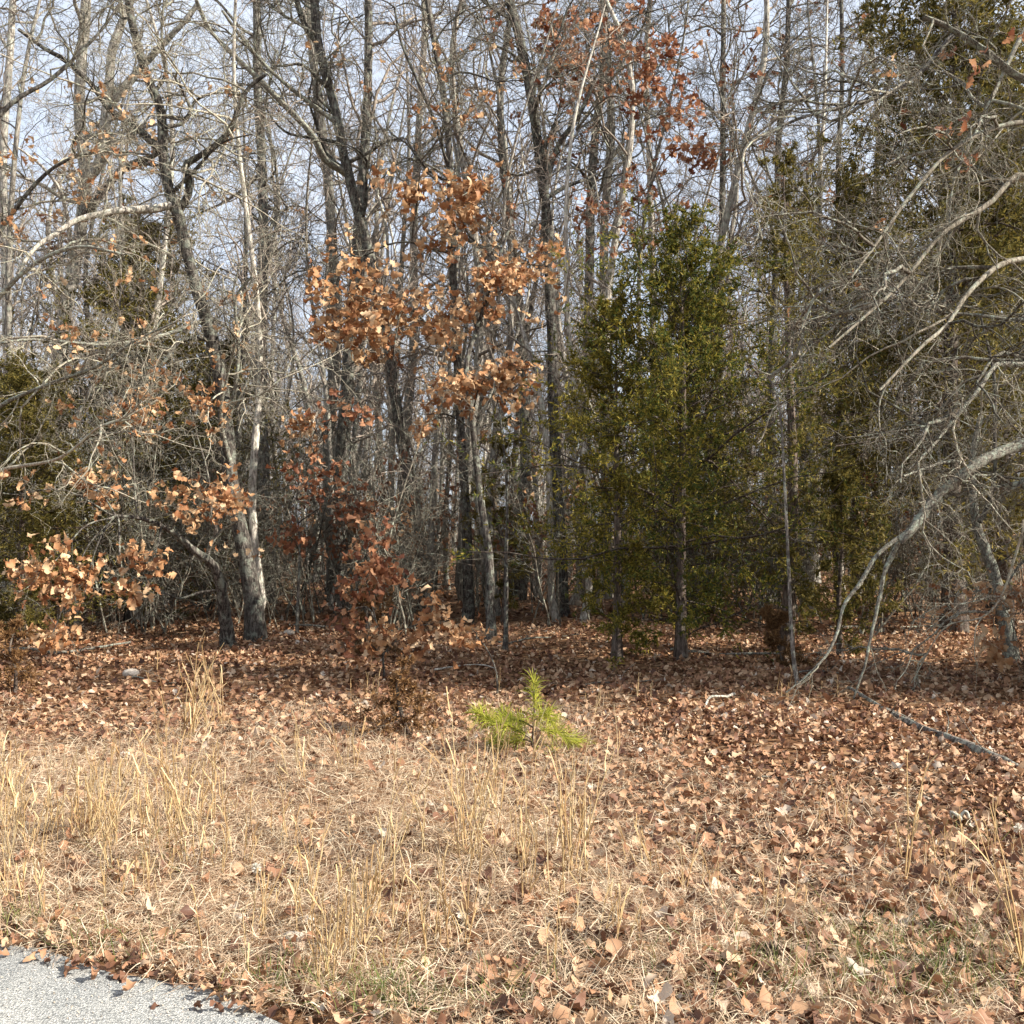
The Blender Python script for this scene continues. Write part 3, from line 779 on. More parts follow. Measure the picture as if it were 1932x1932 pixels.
# ------------------------------------------------------------------ right: overhanging lichened oak (trunk stands just outside the frame)
tR = Tree("overhanging_oak_tree", "lichen-covered oak reaching in from the right edge with drooping pale bare boughs", "tree",
          [(2180, 1330), (2170, 1100), (2150, 850), (2160, 600), (2140, 300), (2150, 0), (2160, -200)], 9.4, (70, 40), 'lichen', 20, n=50, top=2)
tR.limb([(2150, 800), (2040, 800), (1932, 832), (1850, 880), (1800, 930), (1750, 975), (1700, 1012)], (26, 14), 9.0, mat='lichen', n=44, wobble=0.045, k=10)
tR.limb([(1704, 1010), (1690, 1050), (1668, 1090), (1650, 1140), (1640, 1200), (1632, 1260), (1606, 1316)], (11, 3), 9.3, mat='lichen', n=30, wobble=0.04)
tR.limb([(1720, 995), (1660, 1040), (1625, 1095), (1590, 1140), (1575, 1190), (1555, 1235), (1520, 1275), (1485, 1305)], (9, 3), 9.0, mat='lichen')
tR.limb([(1835, 893), (1800, 870), (1740, 890), (1700, 905)], (8, 3), 8.9, mat='lichen')
tR.limb([(2150, 640), (2040, 640), (1930, 690), (1885, 690), (1850, 740), (1810, 790), (1760, 850), (1720, 890)], (15, 4), 8.8, mat='lichen')
tR.limb([(2140, 150), (2030, 170), (1932, 152), (1850, 95), (1790, 60), (1735, 40)], (22, 9), 9.2, mat='lichen')
tR.limb([(1800, 65), (1720, 150), (1640, 185), (1570, 210), (1500, 235), (1440, 260)], (8, 4), 8.8, mat='bark')
tR.limb([(2140, 400), (2000, 480), (1900, 500), (1830, 560), (1790, 620), (1740, 660), (1660, 740)], (13, 4), 8.6, mat='twig_pale')
tR.limb([(2145, 330), (2010, 360), (1930, 330), (1870, 390), (1780, 450), (1700, 540), (1620, 610), (1560, 660)], (13, 4), 8.5, mat='twig_pale')
tR.limb([(2140, 280), (1990, 230), (1880, 240), (1790, 290), (1720, 370), (1660, 460), (1590, 560)], (12, 3), 8.4, mat='twig_pale')
tR.limb([(2150, 760), (2060, 870), (1990, 880), (1935, 905), (1880, 922)], (13, 7), 9.5, mat='lichen')
tR.limb([(2150, 560), (2030, 590), (1930, 610), (1840, 600), (1760, 590), (1690, 580)], (12, 3), 9.6, mat='lichen')
tR.limb([(1930, 980), (1890, 1120), (1850, 1170), (1780, 1190), (1720, 1290)], (5, 2), 9.8, mat='twig_pale')
tR.limb([(1932, 60), (1860, 200), (1800, 330), (1790, 450)], (8, 3), 9, mat='lichen')
low = tR.limbs[:4]; tR.limbs = tR.limbs[4:]
tR.sprays(62, 'pale', (0.6, 1.7), 0.3, 1.0, 1.0, (-0.8, 0.4), (-0.25, 0, -0.15), tl=(0.25, 1.0))
tR.sprays(56, 'grey', (0.8, 2.0), 0.3, 1.0, 1.0, (-0.4, 0.6), (-0.35, 0.1, 0.05), tl=(0.3, 1.0))
tR.limbs = low
tR.sprays(13, 'pale', (0.3, 0.8), 0.3, 1.0, 1.0, (-0.8, 0.2), (-0.2, 0, -0.2), tl=(0.35, 0.95))
tR.scatter_leaves(16, (1400, 0, 1932, 600), 'leaf_tan', (0.09, 0.13))
tR.scatter_leaves(30, (1400, 0, 1932, 300), 'leaf_red', (0.09, 0.13))

tS = Tree("small_oak_tree", "short lichened trunk leaning left at the right edge, with narrow orange leaves at its foot", "tree",
          [(1908, 1255), (1897, 1180), (1880, 1100), (1862, 1040), (1842, 965), (1836, 880), (1850, 780)], 12.0, (27, 10), 'lichen', 21, n=34, dy=0.4)
tS.limb([(1890, 1120), (1930, 1060), (1960, 1030)], (7, 4), 11.7, mat='lichen')
tS.limb([(1848, 985), (1878, 900), (1880, 780), (1870, 690), (1850, 600)], (10, 5), 12.4, mat='bark_dark')
tS.sprays(12, 'sparse', (0.6, 1.4), 0.4, 1.0, 0.5)
for (cx, cy, rx, ry, n) in [(1850, 1120, 55, 40, 26), (1910, 1130, 30, 45, 26), (1880, 1205, 60, 30, 26), (1790, 1160, 30, 20, 10)]:
    tS.cluster(cx, cy, rx, ry, n, 10.5, 'leaf_tan', (0.08, 0.125), ns=2, w=3, frm=W(1900, 1150, 11.9))

# dead pale pole leaning in front of the thin cedar
tD = Tree("dead_sapling", "dead pale bare sapling with a crooked top in front of the thin olive cedar", "tree",
          [(1508, 1335), (1497, 1240), (1490, 1100), (1484, 1000), (1478, 900), (1474, 800), (1466, 740), (1452, 712)], 9.9, (8, 4), 'bark', 22, n=34, k=8, dy=0.3, wobble=0.008)
tD.limb([(1453, 714), (1480, 690), (1505, 655), (1520, 610), (1525, 572)], (8, 5), 9.6, mat='lichen')
tD.limb([(1470, 760), (1440, 820), (1425, 840)], (4, 2), 9.8, mat='twig_pale')
tD.limb([(1453, 714), (1430, 690), (1410, 692)], (4, 2), 9.8, mat='twig_pale')
tD.sprays(4, 'sparse', (0.3, 0.6), 0.5, 1.0, 0.4)

# ================================================================== CEDARS
def cedar_meshes(seed, H, R, mat, nb=110, lo=0.10, dense=1.0, sh=0.055, prof=0.55, sag=0.16):
    g = np.random.default_rng(seed)
    p = spline(np.array([[0, 0, -0.05], [g.normal(0, .04), g.normal(0, .04), H * .33], [g.normal(0, .07), g.normal(0, .07), H * .66], [0, 0, H]]), 24)
    tr = np.linspace(0.012 * H + 0.015, 0.006, 24)
    trunk = mesh_np("trunk", *(lambda v, q: (v, [q]))(*tubes(p[None], tr[None] * np.r_[1.4, 1.15, np.ones(22)], 9, seed, 0.05)), M['cedar_bark'], True)
    t = np.sort(lo + (1 - lo) * g.random(nb) ** 0.9)
    i = np.minimum((t * 23).astype(int), 22)
    base = p[i] + (p[i + 1] - p[i]) * (t * 23 - i)[:, None]
    tt = (t - lo) / (1 - lo)
    ln = R * (np.minimum(1, (1 - tt) * 1.35 + 0.05) ** prof) * np.minimum(1, 0.6 + 2.0 * tt) * g.uniform(0.35, 1.3, nb)
    lob = 1 + 0.25 * np.sin(np.arange(nb) * 2.399 * 3 + t * 9)
    ln = ln * lob
    az = np.arange(nb) * 2.399 + g.normal(0, .4, nb); el = 0.15 + 0.75 * tt ** 1.5 + g.normal(0, .15, nb)
    d = np.stack([np.cos(az) * np.cos(el), np.sin(az) * np.cos(el), np.sin(el)], -1)
    m = 7; A = np.empty((nb, m, 3)); A[:, 0] = base
    for s in range(1, m):
        d = nrm(d + g.normal(0, .19, d.shape) + np.array([0, 0, 0.06 - sag * 0.5])); A[:, s] = A[:, s - 1] + d * (ln / (m - 1))[:, None]
    RA = np.linspace(1, .25, m)[None] * np.maximum(0.0035, ln * 0.0065)[:, None]
    B, RB = grow(g, A, RA, int(9 * dense), 0.15, 1.0, 0.42, (25, 60), 4, 0.2, (0, 0, 0.03), 0.5, 0.0018)
    b = MB(); b.add(*tubes(A, RA, 4)); b.add(*tubes(B, RB, 3)); wood = b.mesh("branches", M['cedar_bark'])
    D, RD = grow(g, B, RB, 5, 0.1, 1.0, 0.7, (25, 65), 3, 0.25, (0, 0, 0.05), 0.5, 0.001)
    allp = np.concatenate([D.reshape(-1, 3, 3)])
    per = max(5, int(16 * dense))
    n = len(allp) * per
    k = np.repeat(np.arange(len(allp)), per); f = g.random(n) * 1.95; j = f.astype(int); fr = (f - j)[:, None]
    o = allp[k, j] * (1 - fr) + allp[k, j + 1] * fr
    dd = nrm(nrm(allp[k, j + 1] - allp[k, j]) + 0.75 * g.normal(0, 1, (n, 3)))
    L = (sh * g.uniform(0.5, 1.3, n))[:, None]; w = nrm(np.cross(dd, g.normal(0, 1, (n, 3)))) * L * 0.15
    V = np.stack([o - w, o + w, o + dd * L], 1).reshape(-1, 3)
    q = np.arange(n * 3).reshape(-1, 3)
    fol = mesh_np("foliage", V, [q], mat)
    return trunk, wood, fol

def cedar(px, py_base, y, py_top, half, label, mat='cedar', seed=0, name="cedar_tree", cat="tree", group=None, **kw):
    b = W(px, py_base, y); b[2] = gh(b[0], b[1])
    H = W(px, py_top, y)[2] - b[2]; R = half / F * y
    r = empty(name, b, label, cat, group)
    tr, wo, fo = cedar_meshes(seed, H, R, M[mat], **kw)
    obj("trunk", tr, r); tag(obj("branches", wo, r), kind="stuff"); tag(obj("foliage", fo, r), kind="stuff")
    return r
cedar(1285, 1250, 12.4, 455, 320, "bushy deep green cedar, the greenest tree, right of the middle", 'cedar', 1, nb=110, dense=0.95, lo=0.05)
cedar(1165, 1235, 12.6, 580, 215, "shorter yellow-olive cedar on the left flank of the deep green cedar", 'cedar_yellow', 2, nb=80, lo=0.08, dense=0.9)
cedar(1585, 1235, 13.0, 900, 120, "low spreading olive cedar under the drooping boughs, right of the dead pale sapling", 'cedar_olive', 12, nb=48, lo=0.12, dense=0.9)
cedar(1482, 1222, 13.4, 290, 185, "tall thin olive cedar with a bare dark lower trunk behind the dead pale sapling", 'cedar_olive', 3, nb=75, lo=0.13, dense=0.8)
cR = cedar(1800, 1180, 15.5, -260, 290, "huge dim olive cedar filling the upper right corner", 'cedar_olive', 4, nb=200, lo=0.1, sh=0.085, dense=1.1)
cL = cedar(255, 1120, 18, 430, 240, "broad olive cedar behind the crooked oak at the left", 'cedar_olive', 5, nb=170, lo=0.04, sh=0.075)
cS = cedar(950, 1150, 17, 800, 70, "small sparse cedar sapling among trunks behind the thin black sapling", 'cedar_olive', 6, "cedar_sapling", nb=40, dense=0.8)
dup(cL, (gh(0, 0) * 0 - 8.3, 17.5, 0), 1.3, 0.8, 0.62, "low olive cedar at the left edge behind the tan leaf clusters")
dup(cL, (-6.9, 14.5, 0), 0.4, 0.62, 0.55, "olive cedar behind the left edge's thin pale boughs")
dup(cL, (-2.3 - 4.2, 23, 0.05), 2.6, 0.85, 0.8, "olive cedar half hidden between the left oaks, farther back")
dup(cR, (9.4, 20, 0), 4.0, 0.8, 0.85, "tall dim cedar at the right edge behind the drooping boughs")
dup(cR, (7.0, 21, 0), 0.5, 0.55, 0.75, "dim olive cedar left of the huge corner cedar, behind the bare boughs")
dup(cR, (8.4, 17.5, 0), 5.0, 0.8, 0.85, "dim olive cedar behind the overhanging oak's upper boughs")
for cx, cy, s, rz in [(7.0, 10.4, .5, 4.0), (8.5, 10.0, .66, 1.0), (11.4, 8.9, .78, 3.0), (14.6, 8.1, .95, 5.5)]:
    dup(cR, (cx, cy, 0), rz, s, s, "tall olive cedar of the wood's edge beyond the right side of the picture", "cedars of the wood's edge beyond the right side")
dup(cL, (3.1, 17.5, 0), 4.2, 0.75, 0.8, "olive cedar standing behind the deep green cedar")
cedar(28, 1300, 9.9, 1180, 75, "knee-high brownish cedar seedling at the left edge of the verge", 'cedar_brown', 7, "cedar_seedling", "seedling", nb=22, sh=0.045, lo=0.02, dense=0.6)
cedar(775, 1405, 7.7, 1235, 78, "dried reddish-brown juniper bush left of the pine seedling", 'cedar_brown', 8, "juniper_bush", "bush", nb=30, sh=0.04, lo=0.03, dense=0.55, prof=0.9)
cedar(1478, 1260, 11.8, 1165, 48, "small rusty dead cedar seedling at the foot of the thin cedar", 'cedar_brown', 9, "dead_cedar_seedling", "seedling", nb=24, sh=0.05, lo=0.1)
cedar(700, 1245, 12.5, 1110, 60, "rusty brown seedling under the oak sprout", 'cedar_brown', 10, "dead_cedar_seedling", "seedling", nb=20, sh=0.05, lo=0.1)

# ================================================================== PINE SEEDLING
def pine():
    g = np.random.default_rng(5)
    y = 7.1
    b = W(1003, 1432, y); b[2] = gh(b[0], b[1]) - 0.02
    r = empty("pine_seedling", b, "bright yellow-green pine seedling on the verge in front of the shaded trees", "seedling")
    def needles(path, n, ln, parent, t0=0.2):
        t = g.uniform(t0, 1, n) ** 0.7; i = np.minimum((t * (len(path) - 1)).astype(int), len(path) - 2)
        o = path[i] + (path[i + 1] - path[i]) * g.random(n)[:, None]
        tan = nrm(path[i + 1] - path[i])
        d = nrm(tan * 0.7 + 0.95 * nrm(g.normal(0, 1, (n, 3))) + np.array([0, 0, 0.15]))
        L = ln * g.uniform(0.6, 1.2, n)[:, None]
        w = nrm(np.cross(d, g.normal(0, 1, (n, 3)))) * 0.0019
        mid = o + d * L * 0.55; end = o + d * L + np.array([0, 0, -0.2]) * L
        V = np.stack([o - w, o + w, mid + w, mid - w, end], 1).reshape(-1, 3)
        k = (np.arange(n) * 5)[:, None]
        me = mesh_np("needles", V, [k + np.array([[0, 1, 2, 3]]), k + np.array([[3, 2, 4]])], M['pine'])
        o_ = obj("needles", me, parent); tag(o_, kind="stuff")
    P = lambda px, py, dy=0: W(px, py, y + dy) - b
    st = spline([np.zeros(3), P(1005, 1390), P(1008, 1330), P(1006, 1282)], 14)
    me, _ = limb_mesh(st, 0.008, 0.004, M['cedar_bark'], 6)
    s = obj("stem", me, r); needles(st, 170, 0.13, s, 0.3)
    for pts, n in [([(1004, 1395), (965, 1372), (930, 1362), (898, 1343)], 330), ([(1006, 1380), (1040, 1378), (1075, 1395), (1100, 1412)], 260),
                   ([(1005, 1372), (985, 1360), (965, 1358), (948, 1350)], 190), ([(1004, 1400), (985, 1395), (960, 1400), (935, 1395)], 200), ([(1006, 1360), (1022, 1350), (1030, 1345), (1040, 1360)], 150),
                   ([(1004, 1405), (1020, 1415), (1030, 1430), (1050, 1425)], 120)]:
        dy = g.uniform(-0.2, 0.2)
        q = spline([P(px, py, dy * i / 3) for i, (px, py) in enumerate(pts)], 10)
        me, _ = limb_mesh(q, 0.005, 0.003, M['cedar_bark'], 5)
        br = obj("branch", me, r); needles(q, int(n * 1.25), 0.145, br, 0.05)
pine()
# ================================================================== THE WOODS BEHIND
def forest_variant(seed, H, r0, barkm, twigm, dense=1.0):
    g = np.random.default_rng(seed)
    n = 26
    p = wob(g, spline([[0, 0, -0.1], [g.normal(0, .25), g.normal(0, .25), H * .35], [g.normal(0, .6), g.normal(0, .6), H * .7], [g.normal(0, .9), g.normal(0, .9), H]], n), 0.14)
    r = np.linspace(r0, r0 * .18, n) * np.r_[1.35, 1.12, np.ones(n - 2)]
    tm = mesh_np("trunk", *(lambda v, q: (v, [q]))(*tubes(p[None], r[None], 10, seed, .05)), M[barkm], True)
    A, RA = grow(g, p[None], r[None], int(22 * dense), 0.25, 1.0, 0.27, (30, 70), 9, 0.34, (0, 0, 0.08), 0.45, 0.011, .3, .55)
    B, RB = grow(g, A, RA, 6, 0.15, 1, 0.5, (25, 60), 6, 0.34, (0, 0, 0.03), .55, .006)
    D, RD = grow(g, B, RB, 5, 0.15, 1, 0.6, (25, 65), 5, .4, (0, 0, .03), .6, .0045)
    b = MB(); b.add(*tubes(A, RA, 5)); b.add(*tubes(B, RB, 3)); b.add(*tubes(D, RD, 3))
    return tm, b.mesh("crown", M[twigm])

g = np.random.default_rng(77)
VAR = []
for k, (H, r0, bm) in enumerate([(14, .10, 'bark_pale'), (16, .14, 'bark'), (12, .07, 'bark_pale'), (15, .11, 'bark_pale'), (13, .09, 'bark'), (9, .05, 'bark_pale')]):
    VAR.append(forest_variant(500 + k, H, r0, bm, 'twig_far' if k != 5 else 'twig'))
ZONES = [(-0.46, "behind the left edge's pale boughs"), (-0.38, "behind the pale forked oak"), (-0.29, "left of the crooked oak"), (-0.22, "right of the crooked oak"),
         (-0.13, "behind the pale broad-trunked tree"), (-0.06, "behind the dark leaning oak"), (0.0, "behind the leafy young oaks"), (0.07, "behind the dark forked oak"),
         (0.14, "behind the yellow-olive cedar"), (0.23, "behind the deep green cedar"), (0.31, "behind the bent dead sapling"), (0.40, "behind the drooping bare boughs"), (9, "behind the lichened trunk at the right edge")]
def bg_label(x, y, v):
    z = next(t for lim, t in ZONES if x / y < lim)
    look = ["pale slender", "stout grey", "thin pale", "tall pale", "slim grey", "pole-thin pale"][v]
    far = "nearer" if y < 40 else ("deeper" if y < 70 else "far-off")
    return "%s bare tree of the %s woods %s" % (look, far, z), "%s woods trees %s" % (far, z)

pts = []
tries = 0
while len(pts) < 285 and tries < 40000:
    tries += 1
    y = 21 + 95 * g.random() ** 1.25
    x = g.uniform(-0.56, 0.56) * y
    md = 1.1 + 0.018 * y
    if all((x - a) ** 2 + (y - b) ** 2 > md * md for a, b in pts): pts.append((x, y))
protos = {}
for k, (x, y) in enumerate(pts):
    v = int(g.integers(0, 6)) if y < 60 else int(g.choice([0, 1, 3, 4]))
    lab, grp = bg_label(x, y, v); grp = lab.split(' bare')[0] + ' ' + grp
    loc = (x, y, float(gh(x, y)) - 0.03); rz = g.uniform(0, 6.28); s = g.uniform(0.8, 1.25)
    if v not in protos:
        r = empty("bare_tree", loc, lab, "tree", grp)
        obj("trunk", VAR[v][0], r); tag(obj("crown", VAR[v][1], r), kind="stuff")
        r.rotation_euler = (0, 0, rz); r.scale = (s, s, s); protos[v] = r
    else:
        dup(protos[v], loc, rz, s, label=lab, group=grp)

# understory saplings and brush, 15-45 m
def brush_variant(seed):
    g = np.random.default_rng(seed)
    n = 5
    d = nrm(np.stack([g.normal(0, .25, n), g.normal(0, .25, n), np.ones(n)], -1))
    L = g.uniform(1.8, 4.2, n); m = 9
    A = np.empty((n, m, 3)); A[:, 0] = np.stack([g.normal(0, .25, n), g.normal(0, .25, n), -0.05 + 0 * L], -1)
    for s in range(1, m):
        d = nrm(d + g.normal(0, .09, d.shape)); A[:, s] = A[:, s - 1] + d * (L / (m - 1))[:, None]
    RA = np.linspace(.018, .006, m)[None].repeat(n, 0)
    B, RB = grow(g, A, RA, 12, .15, 1, .38, (30, 75), 6, .25, (0, 0, .03), .5, .0045)
    D, RD = grow(g, B, RB, 6, .1, 1, .6, (25, 70), 4, .32, (0, 0, .02), .6, .0032)
    E, RE = grow(g, D, RD, 2, .1, 1, .7, (25, 70), 3, .4, (0, 0, .02), .7, .003)
    b = MB(); b.add(*tubes(A, RA, 5)); b.add(*tubes(B, RB, 3)); b.add(*tubes(D, RD, 3)); b.add(*tubes(E, RE, 3))
    return b.mesh("brush", M['twig'])
BV = [brush_variant(900 + k) for k in range(4)]
for k in range(125):
    y = 15.5 + 34 * g.random() ** 1.3; x = g.uniform(-0.56, 0.56) * y
    o = obj("brush_clump", BV[k % 4], None, (x, y, float(gh(x, y))))
    o.rotation_euler = (0, 0, g.uniform(0, 6.28)); s = g.uniform(.6, 1.2); o.scale = (s, s, s)
    z = next(t for lim, t in ZONES if x / y < lim)
    tag(o, "bare grey sapling clump growing " + z, "brush", "bare brush " + z)

# far wood: one mass beyond what can be told apart
def far_wood():
    g = np.random.default_rng(31)
    n = 270
    y = g.uniform(118, 190, n); x = g.uniform(-0.75, 0.75, n) * y; H = g.uniform(11, 18, n)
    m = 6
    A = np.empty((n, m, 3)); z0 = gh(x, y)
    for s in range(m):
        A[:, s] = np.stack([x + g.normal(0, .15, n) * s, y + g.normal(0, .15, n) * s, z0 + H * s / (m - 1)], -1)
    RA = np.linspace(.2, .04, m)[None].repeat(n, 0) * g.uniform(.5, 1.1, n)[:, None]
    B, RB = grow(g, A, RA, 16, .15, 1, .3, (30, 65), 4, .2, (0, 0, .06), .45, .02)
    D, RD = grow(g, B, RB, 3, .15, 1, .55, (25, 65), 3, .3, (0, 0, .03), .6, .014)
    b = MB(); b.add(*tubes(A, RA, 5)); b.add(*tubes(B, RB, 3)); b.add(*tubes(D, RD, 3))
    tag(obj("far_woods", b.mesh("far_woods", M['twig_far'])), kind="stuff")
far_wood()

# thin poles crowding between the larger trunks
poles = [forest_variant(700 + k, H, r0, bm, 'twig_far', .6) for k, (H, r0, bm) in enumerate([(8.5, .045, 'bark_pale'), (10, .06, 'bark_pale'), (7, .035, 'bark'), (11, .075, 'bark_pale')])]
pr = {}
for k in range(84):
    y = 16 + 30 * g.random() ** 1.2; x = g.uniform(-.5, .36) * y
    v = k % 4; z = next(t for lim, t in ZONES if x / y < lim); loc = (x, y, float(gh(x, y)) - .02)
    lab = ("thin grey" if v == 2 else "thin pale") + " pole of a young bare tree " + z + (", nearer" if y < 26 else ", deeper in")
    if v in pr: dup(pr[v], loc, g.uniform(0, 6.28), g.uniform(.8, 1.2), label=lab, group=lab)
    else:
        r = empty("pole_tree", loc, lab, "tree", lab); obj("trunk", poles[v][0], r); tag(obj("crown", poles[v][1], r), kind="stuff"); pr[v] = r

# the wood goes on past the right side of the picture
for k in range(14):
    y = 13 + 26 * g.random(); x = 0.58 * y + 1.5 + 13 * g.random()
    dup(protos[int(g.integers(0, 5))], (x, y, float(gh(x, y))), g.uniform(0, 6.28), g.uniform(.8, 1.2), label="bare tree of the wood beyond the right side of the picture", group="bare trees beyond the right side")

# brown-leaved oak brush
def leafy_brush(k):
    gg = np.random.default_rng(950 + k)
    n = 150
    c = gg.normal(0, 1, (18, 3)) * np.array([.55, .55, .6]) + np.array([0, 0, 1.7])
    p = c[gg.integers(0, 18, n)] + gg.normal(0, .13, (n, 3)); p[:, 2] = np.abs(p[:, 2]) + .15
    v, q = leaf_batch(gg, p, gg.uniform(.09, .16, n), 1.0, 5, .8)
    r = empty("leafy_brush", (0, 0, 0), "brown-leaved oak brush growing under the bare trees", "brush", "brown-leaved brush under the trees")
    o = obj("stems", BV[k], r); tag(o, kind="stuff")
    o = obj("leaves", mesh_np("leaves", v, [q], M['leaf_red' if k % 2 else 'leaf_tan']), r); tag(o, kind="stuff")
    return r
LB = [leafy_brush(k) for k in range(4)]
for k in range(46):
    y = 16.5 + 26 * g.random() ** 1.2; x = g.uniform(-.53, .53) * y
    loc = (x, y, float(gh(x, y))); s = g.uniform(.6, 1.15)
    z = next(t for lim, t in ZONES if x / y < lim)
    lab = ("red-brown" if k % 2 else "tan") + "-leaved oak brush growing " + z
    if k < 4: LB[k].location = loc; LB[k].scale = (s, s, s); tag(LB[k], lab, None, lab)
    else: dup(LB[k % 4], loc, g.uniform(0, 6.28), s, label=lab, group=lab)

# ================================================================== GROUND COVER
def blotch(x, y, s=1.0, ph=0.0):
    """slow patchiness 0..1"""
    return 0.5 + 0.25 * np.sin(x * 1.7 * s + 1.3 * np.sin(y * 0.9 * s + ph) + ph) + 0.25 * np.sin(y * 2.1 * s + 1.7 * np.sin(x * 1.1 * s - ph) + 2 * ph)

def zone(n, y0, y1, pw, wx=0.53, seed=0):
    g = np.random.default_rng(seed)
    u = g.random(n)
    y = (y0 ** pw + u * (y1 ** pw - y0 ** pw)) ** (1 / pw)
    x = g.uniform(-wx, wx, n) * y
    return g, x, y

def litter(name, n, y0, y1, pw, st, size, tilt, seed, lift=0.02, keep=None):
    g, x, y = zone(n, y0, y1, pw, 0.56, seed)
    d = road_d(x, y)
    ok = d > 0.02
    if keep is not None: ok &= g.random(n) < keep(x, y)
    x, y = x[ok], y[ok]
    z = gh(x, y) + g.random(len(x)) ** 1.5 * lift + 0.012
    v, q = leaf_batch(g, np.stack([x, y, z], -1), size * g.uniform(.5, 1.5, len(x)), tilt, st, .85)
    tag(obj(name, mesh_np(name, v, [q], M['litter'])), kind="stuff")
right_more = lambda x, y: np.clip(0.24 + 0.6 * (x / y) * 2 + 0.6 * np.clip((y - 5.6) / 3.5, 0, 1) + 0.35 * (blotch(x, y) - 0.5), 0.08, 1)
litter("leaf_litter", 8500, 3.0, 5.5, 1.6, 9, 0.075, 0.34, 5, 0.04, right_more)
litter("leaf_litter", 17000, 5.4, 8.8, 1.6, 7, 0.066, 0.4, 1, 0.04, right_more)
litter("leaf_litter", 26000, 8, 17, 1.6, 4, 0.066, 0.45, 2, 0.04)
litter("leaf_litter", 26000, 16, 60, 1.35, 3, 0.13, 0.5, 3, 0.05)

def side_litter():
    """the same litter carried on past both sides of the view"""
    g = np.random.default_rng(44)
    n = 15000
    y = g.uniform(0.8, 18, n); x = np.sign(g.random(n) - .35) * (.53 * y + 5.5 * g.random(n) ** 1.3)
    ok = road_d(x, y) > .03; x, y = x[ok], y[ok]
    v, q = leaf_batch(g, np.stack([x, y, gh(x, y) + .015 + .03 * g.random(len(x))], -1), .095 * g.uniform(.6, 1.4, len(x)), .4, 3, .8)
    tag(obj("leaf_litter", mesh_np("leaf_litter", v, [q], M['litter'])), kind="stuff")
side_litter()

# the 300 fallen leaves that show largest
def fallen_leaves():
    g = np.random.default_rng(12)
    names = [("fallen_leaf", "dry tan oak leaf lying curled among straw on the near verge", "fallen leaves on the near verge")]
    n = 0
    while n < 300:
        y = 3.2 + 3.2 * g.random() ** 1.3; x = g.uniform(-.52, .52) * y
        if road_d(x, y) < 0.04 or g.random() > right_more(x, y) + .15: continue
        o = obj("fallen_leaf", LEAF['litter'][g.integers(9)], None, (x, y, float(gh(x, y)) + 0.035 + 0.03 * g.random()))
        o.rotation_euler = (g.normal(0, .35), g.normal(0, .35), g.uniform(0, 6.28)); s = g.uniform(.06, .115); o.scale = (s, s, s)
        side = "left" if x < -.18 * y else ("middle" if x < .16 * y else "right")
        depth = "in the nearest strip of the verge" if y < 3.95 else ("partway up the verge" if y < 4.9 else "farther up the verge")
        lab = "brown oak leaf fallen " + depth + {"left": ", left side", "middle": ", in the middle", "right": ", right side"}[side]
        tag(o, lab, "leaf", "fallen leaves " + depth + " " + side)
        n += 1
fallen_leaves()

# matted dry grass
def blades(name, g, x, y, L, width, mat, el=(0.2, 1.3), curl=0.8, lift=0.0, m=4):
    n = len(x)
    az = g.uniform(0, 6.283, n); e = g.uniform(el[0], el[1], n)
    d = np.stack([np.cos(az) * np.cos(e), np.sin(az) * np.cos(e), np.sin(e)], -1)
    P = np.empty((n, m, 3)); P[:, 0] = np.stack([x, y, gh(x, y) + lift * g.random(n)], -1)
    side = nrm(np.cross(d, g.normal(0, 1, (n, 3)) * 0.5 + np.array([0, 0, 1.])))
    turn = g.normal(0, curl, (n, 1))
    for s in range(1, m):
        d = nrm(d + side * turn * 0.35 + np.array([0, 0, -1.0]) * g.uniform(0.1, 0.9, (n, 1)) * curl * 0.6 + 0.1 * g.normal(0, 1, (n, 3)))
        P[:, s] = P[:, s - 1] + d * (L / (m - 1))[:, None]
    P[:, :, 2] = np.maximum(P[:, :, 2], gh(P[:, :, 0], P[:, :, 1]) + 0.012 + 0.02 * g.random((n, 1)))
    w = width[:, None] * np.array([1, .9, .65, .12])[None, :m]
    wv = side[:, None, :] * w[..., None] * 0.5
    V = np.stack([P - wv, P + wv], 2).reshape(-1, 3)
    i = np.arange(m - 1)[:, None] * 2
    q = np.concatenate([i, i + 1, i + 3, i + 2], 1)
    q = (q[None] + (np.arange(n) * m * 2)[:, None, None]).reshape(-1, 4)
    return V, q

